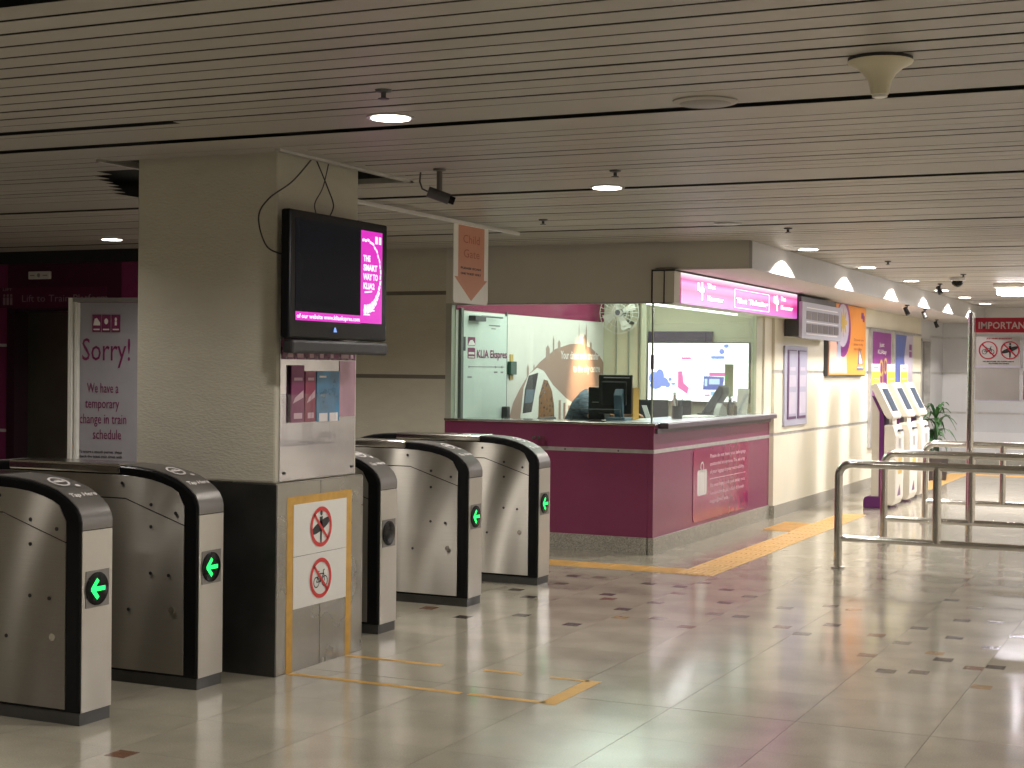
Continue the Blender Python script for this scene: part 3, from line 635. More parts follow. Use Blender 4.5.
p = yz(-6.3430); p.poly([(13.93,.9),(13.93,1.12),(14.0,1.4),(14.12,1.53),(14.33,1.60),(14.5,1.57),(14.75,1.42),(15.1,1.28),(15.6,1.14),(15.9,1.0),(15.9,.9)],0); p.out('train_nose_print', white, mu)
p = yz(-6.3425); p.poly([(13.98,1.14),(14.2,1.15),(14.36,1.55),(14.12,1.52),(14.03,1.38)],0); p.out('train_window_print', blk_print, mu)
p = yz(-6.342); p.poly([(14.02,1.24),(14.22,1.25),(14.28,1.38),(14.07,1.38)],0); p.out('train_glass_print', teal, mu)
p = yz(-6.342); p.poly([(14.36,.9),(14.38,1.3),(14.5,1.48),(14.6,1.47),(14.72,1.36),(14.78,1.2),(14.8,.9)],0); p.out('mosaic_print', mosaic, mu)
p = yz(-6.3425)
for k in range(6): p.rect(14.9+.13*k,14.96+.13*k,1.0,1.26-.03*k,0)
p.out('train_side_windows', beige_print, mu)
text('Your direct train transfer', .085, (-6.3425,14.95,1.70), Y, Z, white_print, mu, width=1.1, bold=.02); text('to the city centre', .085, (-6.3425,15.3,1.56), Y, Z, white_print, mu, width=.78, bold=.02)
# back wall light box
lb = thing('light_box', 'bright white lit picture panel on the rear wall inside the booth', 'light box', (-5.2,16.15,1.24))
Bx('casing', -5.79, -4.62, 16.12, 16.18, 1.24, 1.90, darkgrey, lb)
Bx('lit_face', -5.78, -4.63, 16.115, 16.12, 1.25, 1.89, mat('lit white panel',(.8,.8,.8),.4,emit=(.93,.93,1),es=1.5), lb)
def xz(y_): return Pl((0,y_,0),X,Z)
p = xz(16.113)
for i_,(cx_,cz_,rx_,rz_) in enumerate(((-5.71,1.50,.06,.07),(-5.64,1.52,.05,.08),(-5.60,1.46,.06,.05),(-5.69,1.42,.07,.04),(-5.55,1.43,.035,.03),(-5.52,1.49,.02,.02),(-5.48,1.44,.03,.012))): p.ell(cx_,cz_,rx_,rz_,.0002*i_)
p.ell(-4.93,1.80,.03,.03,0); p.ell(-4.88,1.86,.03,.02,0); p.rect(-5.05,-4.9,1.72,1.75,0); p.out('blue_print', mat('lit blue print',(.1,.15,.5),.4,emit=(.3,.38,.85),es=1), lb)
p = xz(16.113); p.poly([(-5.43,1.58),(-5.38,1.58),(-5.36,1.45),(-5.30,1.40),(-5.32,1.33),(-5.43,1.40)],0); p.rect(-5.39,-5.28,1.71,1.735,0); p.rect(-5.07,-4.89,1.53,1.57,0); p.rect(-5.12,-5.06,1.31,1.33,0); p.out('pink_print', mat('lit pink print',(.5,.1,.3),.4,emit=(.8,.2,.5),es=1), lb)
p = xz(16.112); p.poly([(-5.14,1.38),(-4.92,1.38),(-4.90,1.52),(-5.13,1.53)],0); p.out('coach_print', mat('lit coach print',(.1,.15,.4),.4,emit=(.12,.12,.45),es=1), lb)
p = xz(16.111); p.rect(-5.07,-4.95,1.44,1.50,0); p.rect(-5.12,-5.09,1.42,1.50,0); p.out('coach_window_print', mat('lit pale print',(.4,.5,.7),.4,emit=(.6,.75,.95),es=1), lb)
p = xz(16.112); p.rect(-5.05,-4.80,1.32,1.36,0); p.rect(-4.92,-4.84,1.36,1.42,0); p.out('road_print', mat('lit sky print',(.2,.4,.6),.4,emit=(.35,.6,.9),es=1), lb)
Bx('arch_board', -5.79, -5.05, 16.14, 16.18, 1.905, 2.02, mat('dark violet board',(.05,.035,.07),.4,noise=.1), lb)
# booth ceiling lamp and spot
bl = thing('booth_lamp', 'white strip lamp running along the booth ceiling edge', 'lamp', (-4.5,13.9,2.15))
MB().tube([(-4.50,12.5,2.17),(-4.50,15.2,2.17)],.013,10).build('tube', tube_em, bl); Bx('reflector', -4.55,-4.44,12.5,15.2,2.19,2.21, mat('lamp reflector white',(.7,.7,.72),.3,noise=.02), bl); MB().box(-4.50,-4.49,12.6,12.62,2.21,2.45).box(-4.50,-4.49,15.0,15.02,2.21,2.45).build('hanger', strip_m, bl)
def area(name, loc, sx, sy, pw, col, rot=(0,0,0)):
    l = bpy.data.lights.new(name,'AREA'); l.shape = 'RECTANGLE'; l.size = sx; l.size_y = sy; l.energy = pw; l.color = col
    o = bpy.data.objects.new(name, l); COL.objects.link(o); o.location = loc; o.rotation_euler = rot; return o
area('booth_panel_light', (-5.45,14.3,2.44), 1.6, 3.3, 55, (.92,1,.93))
def spot(name, loc, to, pw, ang, blend, col, r=.03):
    l = bpy.data.lights.new(name,'SPOT'); l.energy = pw; l.spot_size = math.radians(ang); l.spot_blend = blend; l.color = col; l.shadow_soft_size = r
    o = bpy.data.objects.new(name, l); COL.objects.link(o); o.location = loc; o.rotation_euler = (V(to)-V(loc)).to_track_quat('-Z','Y').to_euler(); return o
spot('mural_spot_light', (-5.75,15.5,2.42), (-6.35,15.55,1.45), 330, 44, .9, (1,.62,.36))
# ceiling fan / wall fan in the booth
t = thing('wall_fan', 'pale round wall fan mounted high in the booth corner', 'fan', (-6.0,16.1,2.2))
MB().tube([(-6.0,16.2,2.12),(-6.0,16.0,2.12)],.02,8).build('bracket', darkgrey, t); fm = mat('fan cage grey white',(.5,.5,.44),.4,noise=.03)
cg = MB()
for rr in (.09,.16,.23): cg.tube([(-6.03+rr*math.cos(a),15.85,2.22+rr*math.sin(a)) for a in [2*math.pi*i/32 for i in range(33)]],.004,5,False)
for k in range(24): a = 2*math.pi*k/24; cg.tube([(-6.03+.03*math.cos(a),15.80,2.22+.03*math.sin(a)),(-6.03+.16*math.cos(a),15.81,2.22+.16*math.sin(a)),(-6.03+.23*math.cos(a),15.85,2.22+.23*math.sin(a))],.003,4)
cg.build('cage', fm, t)
for k in range(4):
    a = math.pi/2*k+.4; bm_ = MB(); bm_.add([(-6.03+r_*math.cos(a+d_),15.86+y_,2.22+r_*math.sin(a+d_)) for r_,d_,y_ in ((.03,-.3,0),(.2,-.25,-.02),(.21,.3,.01),(.03,.4,.01))],[(0,1,2,3)]); bm_.build('blade', fm, t)
MB().lathe([(.035,-.05),(.045,0),(.05,.1),(.03,.14)],(-6.03,15.85,2.22),16,'y').build('motor', darkgrey, t, smooth=True)
# monitor seen from behind
def monitor(nm, lab, x0,x1,z0,z1,y, tilt=0):
    t = thing(nm, lab, 'monitor', ((x0+x1)/2,y,1.13)); xc = (x0+x1)/2
    Bx('casing', x0, x1, y, y+.035, z0, z1, black, t, bevel=.008); Bx('screen', x0+.015, x1-.015, y+.035, y+.038, z0+.02, z1-.015, screen_blk, t)
    Bx('back_shell', xc-.12, xc+.12, y-.035, y, z0+.08, z1-.06, black, t, bevel=.012)
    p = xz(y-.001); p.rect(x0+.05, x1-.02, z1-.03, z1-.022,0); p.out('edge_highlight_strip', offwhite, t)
    return t
t = monitor('computer_monitor', 'black monitor seen from behind on blue grey stand, on the counter', -5.12,-4.80,1.19,1.545,12.95)
MB().prism([(12.905,1.14),(12.93,1.14),(12.93,1.40),(12.905,1.42),(12.86,1.36),(12.88,1.2)],'x',-4.94,-4.86).build('stand', teal, t, bevel=.006); Bx('stand_foot', -4.98,-4.80,12.78,12.98,1.134,1.165, teal, t, bevel=.006)
t = thing('card_reader_box', 'black box with papers behind the monitor on the counter', 'box', (-5.2,13.1,1.13)); Bx('body', -5.24,-5.08,13.0,13.16,1.132,1.43, black, t, bevel=.01); Bx('slot', -5.2,-5.12,12.998,13.0,1.29,1.295, strip_m, t)
t = props(Bx('paper_folder', -4.86,-4.838,13.1,13.25,1.134,1.43, mat('amber folder card',(.50,.26,.03),.5,noise=.05), None), 'amber folder standing upright behind the black monitor', 'folder')
t = thing('wire_rail', 'thin steel paper rail in front of the monitor on the counter', 'rail', (-5.0,12.75,1.13))
MB().tube([(-5.3,12.75,1.132),(-5.3,12.75,1.235),(-4.83,12.75,1.235),(-4.83,12.75,1.132)],.006,6).build('rod', darkgrey, t)

# person seated, bent forward behind the monitor
def skinned(name, chain, m, parent, sub=1, root=0):
    vs = [c[:3] for c in chain['v']]; off = LOC[parent.name]
    me = bpy.data.meshes.new(name); me.from_pydata([tuple(V(a)-off) for a in vs], chain['e'], []); me.materials.append(m)
    o = bpy.data.objects.new(name, me); COL.objects.link(o); o.parent = parent; LOC[o.name] = off
    o.modifiers.new('skin','SKIN').use_smooth_shade = True; sv = me.skin_vertices[0].data
    for i,c in enumerate(chain['v']): sv[i].radius = (c[3], c[4] if len(c) > 4 else c[3])
    sv[root].use_root = True
    s_ = o.modifiers.new('sub','SUBSURF'); s_.levels = s_.render_levels = sub; return o
pp = thing('person', 'person in dark striped shirt bent over the desk behind the monitor', 'person', (-5.6,13.75,0))
def arm(sx, sy, hx, hy):  # not exported
    return
bv = [(-5.66,13.75,.62,.15,.13),(-5.66,13.76,.80,.14,.12),(-5.63,13.76,1.02,.15,.12),(-5.56,13.77,1.22,.17,.12),(-5.47,13.77,1.34,.12,.10),(-5.40,13.77,1.38,.055),(-5.33,13.77,1.40,.085,.08),(-5.28,13.77,1.43,.09,.085),
      (-5.50,13.57,1.28,.065),(-5.38,13.50,1.12,.048),(-5.30,13.42,1.16,.04),(-5.22,13.30,1.20,.035),
      (-5.50,13.97,1.28,.065),(-5.36,14.02,1.10,.048),(-5.22,13.92,1.14,.04),(-5.12,13.85,1.17,.035),
      (-5.60,13.66,.60,.09),(-5.22,13.63,.60,.07),(-5.20,13.63,.34,.055),(-5.20,13.63,.09,.04),(-5.08,13.63,.05,.035),
      (-5.60,13.86,.60,.09),(-5.22,13.89,.60,.07),(-5.20,13.89,.34,.055),(-5.20,13.89,.09,.04),(-5.08,13.89,.05,.035)]
be = [(0,1),(1,2),(2,3),(3,4),(4,5),(5,6),(6,7),(3,8),(8,9),(9,10),(10,11),(3,12),(12,13),(13,14),(14,15),(0,16),(16,17),(17,18),(18,19),(19,20),(0,21),(21,22),(22,23),(23,24),(24,25)]
# fingers from each hand, five per hand
for hi, (hx,hy,hz) in ((11,(-5.22,13.30,1.20)),(15,(-5.12,13.85,1.17))):
    for k in range(5):
        dy = (-.03+.016*k); ln = (.05,.075,.08,.075,.06)[k]; a = len(bv)
        bv.append((hx+.04 if k else hx+.01, hy+dy*1.2 if k else hy-.04, hz-.005, .010)); bv.append((hx+.04+ln*.6 if k else hx+.035, hy+dy*1.4 if k else hy-.06, hz-.02, .009)); bv.append((hx+.03+ln, hy+dy*1.4 if k else hy-.06, hz-.04, .008)); be += [(hi,a),(a,a+1),(a+1,a+2)]
body = skinned('body', {'v':bv,'e':be}, skin, pp)
sh = [(-5.66,13.75,.66,.19,.17),(-5.66,13.76,.80,.18,.16),(-5.63,13.76,1.02,.19,.16),(-5.56,13.77,1.23,.205,.155),(-5.48,13.77,1.35,.14,.12),(-5.50,13.57,1.27,.085),(-5.40,13.51,1.15,.068),(-5.50,13.97,1.27,.085),(-5.38,14.01,1.13,.068)]
skinned('shirt', {'v':sh,'e':[(0,1),(1,2),(2,3),(3,4),(3,5),(5,6),(3,7),(7,8)]}, blue_cloth, pp)
skinned('trousers', {'v':[(-5.66,13.76,.66,.17),(-5.60,13.66,.60,.11),(-5.22,13.63,.60,.09),(-5.20,13.63,.34,.075),(-5.20,13.63,.12,.06),(-5.60,13.86,.60,.11),(-5.22,13.89,.60,.09),(-5.20,13.89,.34,.075),(-5.20,13.89,.12,.06)],'e':[(0,1),(1,2),(2,3),(3,4),(0,5),(5,6),(6,7),(7,8)]}, black, pp)
skinned('hair', {'v':[(-5.34,13.77,1.45,.085,.085),(-5.29,13.77,1.475,.08,.08)],'e':[(0,1)]}, hair, pp, 2)
MB().lathe([(.004,0),(.016,.01),(.012,.03)],(-5.19,13.77,1.42),8,'x').build('nose', skin, pp, smooth=True)
for yy in (13.74,13.80): MB().lathe([(.006,0),(.010,.004),(.004,.009)],(-5.205,yy,1.445),8,'x').build('eye', blk_print, pp)
for yy in (13.67,13.87): MB().lathe([(.010,-.008),(.02,0),(.010,.008)],(-5.30,yy,1.425),8,'y').build('ear', skin, pp)
MB().box(-5.205,-5.195,13.745,13.795,1.385,1.392).build('mouth', darkred, pp)
def office_chair(x, y, lab, grp=None, ang=0):
    t = thing('office_chair', lab, 'chair', (x,y,0), grp)
    MB().box(x-.22,x+.22,y-.22,y+.22,.40,.47).build('seat', black, t, bevel=.03); MB().box(x-.26,x-.21,y-.2,y+.2,.6,1.12).build('backrest', black, t, bevel=.02)
    MB().tube([(x,y,.1),(x,y,.40)],.025,8).build('gas_lift', darkgrey, t); MB().tube([(x-.2,y,.45),(x-.26,y,.5),(x-.26,y,.7)],.015,6).build('back_support', darkgrey, t)
    for k in range(5):
        a = 2*math.pi*k/5; l_ = MB().tube([(x,y,.10),(x+.26*math.cos(a),y+.26*math.sin(a),.07)],.018,6).build('leg', darkgrey, t); MB().lathe([(.025,-.012),(.025,.012)],(x+.26*math.cos(a),y+.26*math.sin(a),.026),10,'y').build('castor', black, l_)
    return t
office_chair(-5.75, 13.76, 'black swivel chair under the person in the striped shirt')
# rear desk with dark equipment
t = thing('rear_desk', 'pale desk along the rear of the booth carrying dark monitors', 'desk', (-5.2,15.4,0))
Bx('desk_top', -6.1, -4.95, 15.1, 15.8, 1.02, 1.05, offwhite, t, bevel=.003)
for xx in (-6.07,-4.98): Bx('side_panel', xx-.02, xx+.02, 15.12, 15.78, 0, 1.02, offwhite, t)
for k,(x0,x1,y,lab) in enumerate(((-5.62,-5.28,15.35,'black monitor, left one on the desk under the lit panel'),(-5.24,-5.06,15.45,'small black monitor, right one on the desk under the lit panel'))):
    m_ = thing('desk_monitor', lab, 'monitor', ((x0+x1)/2,y,1.05), 'monitors on the rear desk')
    Bx('casing', x0, x1, y, y+.03, 1.08, 1.275, black, m_, bevel=.006); Bx('stand', (x0+x1)/2-.06,(x0+x1)/2+.06,y-.05,y+.08,1.05,1.08, darkgrey, m_, bevel=.004)
MB().prism([(-5.46,1.05),(-5.41,1.05),(-5.47,1.23),(-5.52,1.23)],'y',15.14,15.16); t = props(MB().prism([(-5.43,1.06),(-5.38,1.06),(-5.44,1.22),(-5.49,1.22)],'y',15.12,15.135).build('leaning_card', offwhite, None), 'small white card leaning against the left rear monitor', 'card')
# small items on the ledge, right glass
LZ = 1.137
t = thing('pen_cup', 'black cup of pens on the counter ledge near the corner', 'cup', (-4.6,13.65,LZ)); MB().lathe([(.045,0),(.05,.12),(.046,.12),(.04,.01)],(-4.6,13.65,LZ),16).build('cup', black, t, smooth=True)
for k,(dx,dy) in enumerate(((.02,.01),(-.02,0),(0,-.02))): MB().tube([(-4.6,13.65,LZ+.02),(-4.6+dx*2,13.65+dy*2,LZ+.19)],.005,6).build('pen', (teal,offwhite,black)[k], t)
t = thing('beige_bottle', 'tall narrow beige bottle standing behind the pen cup', 'bottle', (-4.66,13.78,LZ)); MB().lathe([(.028,0),(.03,.16),(.012,.19),(.012,.22)],(-4.68,13.8,LZ),14).build('bottle_body', beige_print, t, smooth=True); MB().lathe([(.014,.0),(.014,.025)],(-4.68,13.8,LZ+.22),12).build('cap', white, t)
t = thing('slanted_screen', 'dark slanted point of sale screen on the counter ledge', 'screen', (-4.62,15.0,LZ))
MB().prism([(-4.80,LZ),(-4.70,LZ),(-4.56,LZ+.22),(-4.56,LZ+.29),(-4.60,LZ+.31)],'y',14.95,15.18).build('screen_case', darkgrey, t, bevel=.012); Bx('screen_foot', -4.82,-4.62,14.93,15.2,LZ,LZ+.02, black, t)
t = thing('notice_card_stand', 'olive upright card stand on the ledge by the window post', 'card stand', (-4.6,15.35,LZ)); MB().box(-4.65,-4.635,15.3,15.58,1.32,1.66).build('card', mat('olive card',(.36,.36,.22),.5,noise=.04), t, bevel=.01); MB().tube([(-4.64,15.46,LZ),(-4.64,15.46,1.34)],.012,8).build('pole', darkgrey, t); MB().lathe([(.07,0),(.07,.012),(.012,.02)],(-4.66,15.46,LZ),18).build('foot', darkgrey, t)
Bx('green_tag', -4.634,-4.63,15.26,15.34,1.50,1.54, mat('green tag',(.08,.4,.05),.5,emit=(.1,.6,.05),es=.4), t)
t = thing('card_holder', 'grey wedge shaped card holder on the ledge below the dark screen', 'holder', (-4.52,14.75,LZ)); MB().prism([(14.62,LZ),(14.92,LZ),(14.86,LZ+.09),(14.76,LZ+.13),(14.68,LZ+.08)],'x',-4.56,-4.50).build('holder_body', mat('grey frosted plastic',(.30,.30,.28),.3,noise=.05), t, bevel=.006); Bx('holder_base', -4.58,-4.48,14.6,14.94,LZ-.001,LZ+.006, darkgrey, t)
for k,(yy,hh,mm,lab) in enumerate(((15.02,.16,black,'tall black bottle, left of the two beside the olive card stand'),(15.16,.13,darkgrey,'short dark grey bottle, right of the two beside the olive card stand'))):
    t = thing('bottle', lab, 'bottle', (-4.50,yy,LZ), 'dark bottles on the ledge'); MB().lathe([(.03,0),(.032,hh*.7),(.014,hh*.85),(.014,hh)],(-4.50,yy,LZ),14).build('bottle_body', mm, t, smooth=True); MB().lathe([(.017,hh),(.017,hh+.02)],(-4.50,yy,LZ),12).build('cap', strip_m, t)
t = thing('paper_stack', 'white paper pile lying along the counter ledge behind the glass', 'papers', (-4.62,14.2,LZ)); 
for k in range(3): Bx('sheet', -4.78+.01*k,-4.52,13.95+.05*k,14.55+.04*k,LZ+.004*k,LZ+.004*k+.0035, white, t)
t = props(MB().prism([(15.5,LZ),(15.53,LZ),(15.61,LZ+.26),(15.56,LZ+.27)],'x',-4.58,-4.47).build('leaning_board', offwhite, None), 'white board leaning by the cream window post', 'board')

# magenta lit sign
t = thing('counter_sign', 'magenta lit box sign over the ticket window', 'sign', (-4.3,14.5,2.16))
sy0, sy1, sx1, sz0, sz1 = 12.52, 16.5, -4.2, 2.165, 2.435
Bx('housing', -4.395, sx1-.006, sy0, sy1, sz0, sz1, header_m, t)
Bx('lit_face', sx1-.006, sx1, sy0+.005, sy1-.005, sz0+.004, sz1-.004, pinkbox, t)
fr = MB().box(-4.41,sx1,sy0-.17,sy1,sz1,sz1+.014).box(-4.41,-4.398,sy0-.17,sy0-.16,sz0,sz1).box(sx1-.1,sx1-.09,sy0-.17,sy0-.16,sz0,sz1)
fr.box(-4.41,sx1-.02,sy0-.17,sy0-.16,sz0-.006,sz0); fr.build('frame', black, t)
Bx('end_panel', -4.398, sx1-.1, sy0-.165, sy0-.162, sz0, sz1, header_m, t)
Bx('end_cap', sx1-.09, sx1-.006, sy0-.165, sy0, sz0, sz1, header_m, t)
u = Y
def st(s_, h, y, z, wd, b=.03): text(s_, h, (sx1+.003,y,z), Y, Z, sign_white, t, width=wd, bold=b)
st('Tiket',.045,13.25,2.335,.25); st('Kaunter',.045,13.25,2.225,.5); st('Tiket',.045,15.8,2.335,.2); st('Kaunter',.045,15.8,2.245,.5)
p = Pl((sx1+.002,0,0),Y,Z)
for yb in (13.0,15.55): p.bar(yb,2.30,yb,2.37,.06,.001); p.bar(yb+.02,2.31,yb+.16,2.31,.04,.001); p.bar(yb+.1,2.22,yb+.1,2.38,.05,.001)
p.out('arrow_icon', sign_white, t)
p = Pl((sx1+.002,0,0),Y,Z); a_ = rrect(14.1,15.35,2.195,2.375,.02); b_ = rrect(14.12,15.33,2.201,2.369,.016); n_ = len(a_)
p.b.add([p.P(*q,.001) for q in a_]+[p.P(*q,.001) for q in b_],[(i,(i+1)%n_,(i+1)%n_+n_,i+n_) for i in range(n_)]); p.out('border_line', sign_white, t)
st('Tiket',.05,14.17,2.245,.36,.04); st('Ticketing',.05,14.6,2.245,.7,.04)
# schedule board
t = thing('schedule_board', 'pale grey hanging timetable board with two rows of dark panels', 'board', (-4.2,17.35,1.96))
Bx('frame', -4.16, -4.12, 16.42, 18.3, 1.955, 2.355, mat('lilac grey board paint',(.42,.42,.50),.4,noise=.03), t, bevel=.006)
Bx('casing', -4.345, -4.16, 16.52, 18.2, 1.98, 2.42, darkgrey, t)
brown = mat('brown panel print',(.17,.14,.14),.35,noise=.12,nscale=12)
for r_,z0 in enumerate((2.20,2.06)):
    for k in range(6): Bx('time_panel', -4.121, -4.117, 16.60+.265*k, 16.83+.265*k, z0-.035, z0+.06, brown, t)
for z0 in (2.29,2.135,2.0):
    p = Pl((-4.119,0,0),Y,Z); p.rect(16.6,18.1,z0,z0+.012,0); p.out('caption_line', white_print, t)
# dark box between sign and board
# wall poster case
t = thing('notice_case', 'tall lilac notice case with two narrow panels on the cream wall', 'notice board', (-4.33,17,1.05))
Bx('frame', -4.35, -4.325, 16.5, 17.5, .985, 1.875, mat('lilac frame',(.36,.36,.46),.4,noise=.03), t, bevel=.005)
for ya,yb in ((16.60,16.98),(17.06,17.42)):
    q = Bx('notice_panel', -4.325, -4.318, ya, yb, 1.06, 1.83, mat('dark violet case trim',(.10,.04,.12),.4,noise=.04), t); Bx('notice_paper', -4.318, -4.316, ya+.05, yb, 1.09, 1.82, lilac, t)
    p = Pl((-4.315,0,0),Y,Z); p.rect(ya+.08,yb-.06,1.60,1.64,0); p.rect(ya+.05,yb-.03,1.12,1.36,0); p.rect(ya+.05,yb-.03,1.42,1.55,0); p.out('paper_print', palepink, t)
# orange poster
t = thing('orange_poster', 'orange advertising panel with violet oval and sailing boat', 'poster', (-4.33,19.5,1.56))
oy0, oy1, oz0, oz1 = 18.45, 20.55, 1.555, 2.44
Bx('frame', -4.35, -4.30, oy0-.05, oy1, oz0-.02, oz1, darkgrey, t); Bx('print_sheet', -4.30, -4.296, oy0, oy1, oz0, oz1, orange, t)
P3 = lambda: Pl((-4.296,oy0,oz0),Y,Z)
p = P3(); p.poly([(.02,.02),(1.0,.02),(.9,.5),(.4,.75),(.02,.6)],.001); p.out('pale_wash', mat('peach print',(.80,.50,.38),.5,noise=.1,nscale=4), t)
p = P3(); p.ell(.75,.58,.42,.36,.002); p.out('violet_oval', violet, t); p = P3(); p.ell(.72,.62,.34,.27,.003); p.out('oval_centre', palepink, t)
p = P3()
for k in range(8): a = k*math.pi/4; p.ell(.74+.12*math.cos(a),.66+.09*math.sin(a),.1,.035,.0035+.0002*k,a)
p.out('flower_print', gold, t)
p = P3(); p.ell(.5,.42,.07,.05,.0035); p.poly([(.42,.38),(.6,.38),(.66,.05),(.36,.05)],.003); p.out('figure_print', mat('blue grey print',(.40,.45,.55),.5,noise=.1), t)
p = P3(); p.poly([(1.55,.06),(1.98,.06),(2.0,.1),(1.6,.12)],.002); p.poly([(1.62,.13),(1.68,.38),(1.72,.14)],.002); p.poly([(1.75,.14),(1.72,.36),(1.98,.14)],.002); p.out('sail_boat_print', mat('boat print',(.12,.14,.24),.5,noise=.3,nscale=9), t)
p = P3(); p.poly([(1.70,.15),(1.72,.32),(1.9,.15)],.003); p.rect(1.60,1.95,.09,.105,.003); p.out('boat_sail', white_print, t)
p = P3(); p.rect(1.8,1.95,.74,.82,.002); p.rect(1.9,2.0,.70,.78,.0025); p.out('logo_print', violet, t)
for i,s_ in enumerate(('Discover new','places in the','city today')): text(s_, .035, (-4.292,oy0+1.35,oz0+.44-.06*i), Y, Z, salmon_dk, t, width=.6-.05*i)
# two tall banners
for (ya,yb,mm,nm,lab) in ((21.1,22.35,violet,'violet','tall violet wall poster with white lettering and gold key'),(22.75,24.05,blue_p,'blue','tall blue wall poster with pale right side')):
    t = thing('wall_poster', lab, 'poster', (-4.33,(ya+yb)/2,.6), 'tall posters on the corridor wall')
    Bx('frame', -4.35, -4.31, ya-.12, yb+.06, .55, 2.19, strip_m, t, bevel=.004); Bx('print_sheet', -4.31, -4.306, ya, yb, .60, 2.15, mm, t)
    if nm == 'violet':
        text('just', .06, (-4.303,ya+.42,1.95), Y, Z, white_print, t, width=.34, bold=.02); text('KLIAbay', .06, (-4.303,ya+.3,1.85), Y, Z, white_print, t, width=.6, bold=.02)
        p = Pl((-4.304,ya,.6),Y,Z); p.ring(.55,1.05,.08,.12,.001,20); p.bar(.67,1.05,.67,.7,.05,.001); p.ring(.85,1.08,.08,.12,.001,20); p.bar(.67,.75,.8,.75,.04,.001); p.out('key_print', gold, t)
    else:
        p = Pl((-4.304,ya,.6),Y,Z); p.poly([(.75,0),(1.3,0),(1.3,1.55),(.8,1.55),(.6,1.2),(.85,.8),(.55,.4)],.001); p.out('pale_side_print', palepink, t)
        p = Pl((-4.303,ya,.6),Y,Z); p.rect(1.0,1.22,1.33,1.42,.001); p.rect(1.0,1.22,1.22,1.31,.001); p.out('logo_print', violet, t)

# ------------------------------------------------------------ kiosks
def kiosk():
    y0, y1 = 18.0, 18.48
    t = thing('ticket_kiosk', 'x', 'kiosk', (-3.6,18.2,0), 'cream self service ticket kiosks')
    def foot(): 
        pts = [(-3.77,0),(-3.545,0),(-3.545,.14),(-3.70,.14)]+[(-3.77+.05*(1-math.cos(a)),.09+.05*math.sin(a)) for a in (1.2,.8,.4,0)]
        return MB().prism([(-3.77,0),(-3.545,0),(-3.545,.14),(-3.72,.14),(-3.755,.125),(-3.77,.09)],'y',y0,y1)
    foot().build('foot', kiosk_v, t, bevel=.01)
    MB().prism([(-3.68,.14),(-3.59,.14),(-3.59,1.15),(-3.655,1.27),(-3.68,1.31)],'y',y0+.01,y1-.01).build('rear_column', mat('kiosk beige side',(.50,.46,.38),.45,noise=.03), t, bevel=.004)
    MB().prism([(-3.59,.14),(-3.54,.14),(-3.54,1.08),(-3.655,1.31),(-3.68,1.315),(-3.66,1.27),(-3.59,1.13)],'y',y0,y1).build('spine', kiosk_v, t)
    MB().prism([(-3.535,.045),(-3.43,.04),(-3.395,.12),(-3.395,.86),(-3.43,.975),(-3.535,.98)],'y',y0-.005,y1+.005).build('cabinet', kiosk_w, t, bevel=.015)
    hd = MB().prism([(-3.70,1.43),(-3.655,1.465),(-3.62,1.465),(-3.425,1.075),(-3.435,1.045),(-3.50,1.05),(-3.54,1.10)],'y',y0-.01,y1+.01).build('head', kiosk_w, t, bevel=.012)
    MB().box(-3.50,-3.46,y0+.12,y1-.12,.97,1.06).build('neck', kiosk_w, t)
    a, b = V((-3.62,0,1.465)), V((-3.425,0,1.075)); v = (a-b).normalized(); n = Y.cross(v)
    p = Pl(b+n*.006,Y,v); p.rect(y0+.07,y1-.07,.07,.36,0); s_ = p.out('screen', screen_blue, hd)
    p = Pl(b+n*.006,Y,v); p.ell((y0+y1)/2,.40,.03,.012,0); p.out('logo', kiosk_v, hd)
    MB().box(-3.400,-3.38,y0+.12,y1-.12,.90,.925).build('card_slot', darkgrey, t); 
    p = Pl((-3.3945,0,0),Y,Z); p.rect(y0+.16,y1-.16,.70,.82,.001); p.out('keypad', strip_m, t)
    p = Pl((-3.3945,0,0),Y,Z); p.rect(y0+.14,y1-.1,.40,.60,.001); p.out('gold_label', gold, t)
    p = Pl((-3.3945,0,0),Y,Z); p.poly([(y0+.10,.15),(y0+.3,.15),(y0+.26,.28),(y0+.2,.24)],.001); p.out('plum_emblem', kiosk_v, t)
    # topper card
    c = MB().box(-3.69,-3.685,y0+.0,y1-.02,1.43,1.69).build('topper_card', white, t)
    p = Pl((-3.684,0,0),Y,Z); p.rect(y0+.0,y1-.02,1.43,1.60,.001); p.out('yellow_print', yellow, c)
    p = Pl((-3.684,0,0),Y,Z); p.rect(y0+.08,y1-.1,1.635,1.655,.001); p.rect(y0+.06,y1-.2,1.5,1.52,.002); p.rect(y0+.26,y1-.08,1.5,1.52,.002); p.out('card_print', grey_print, c)
    return t
k0 = kiosk(); k0['label'] = 'cream ticket kiosk with tilted screen, nearest of the three'
dup(k0, (-3.6,19.12,0), 'cream ticket kiosk with tilted screen, middle of the three'); dup(k0, (-3.6,19.98,0), 'cream ticket kiosk with tilted screen, farthest, beside the plant')
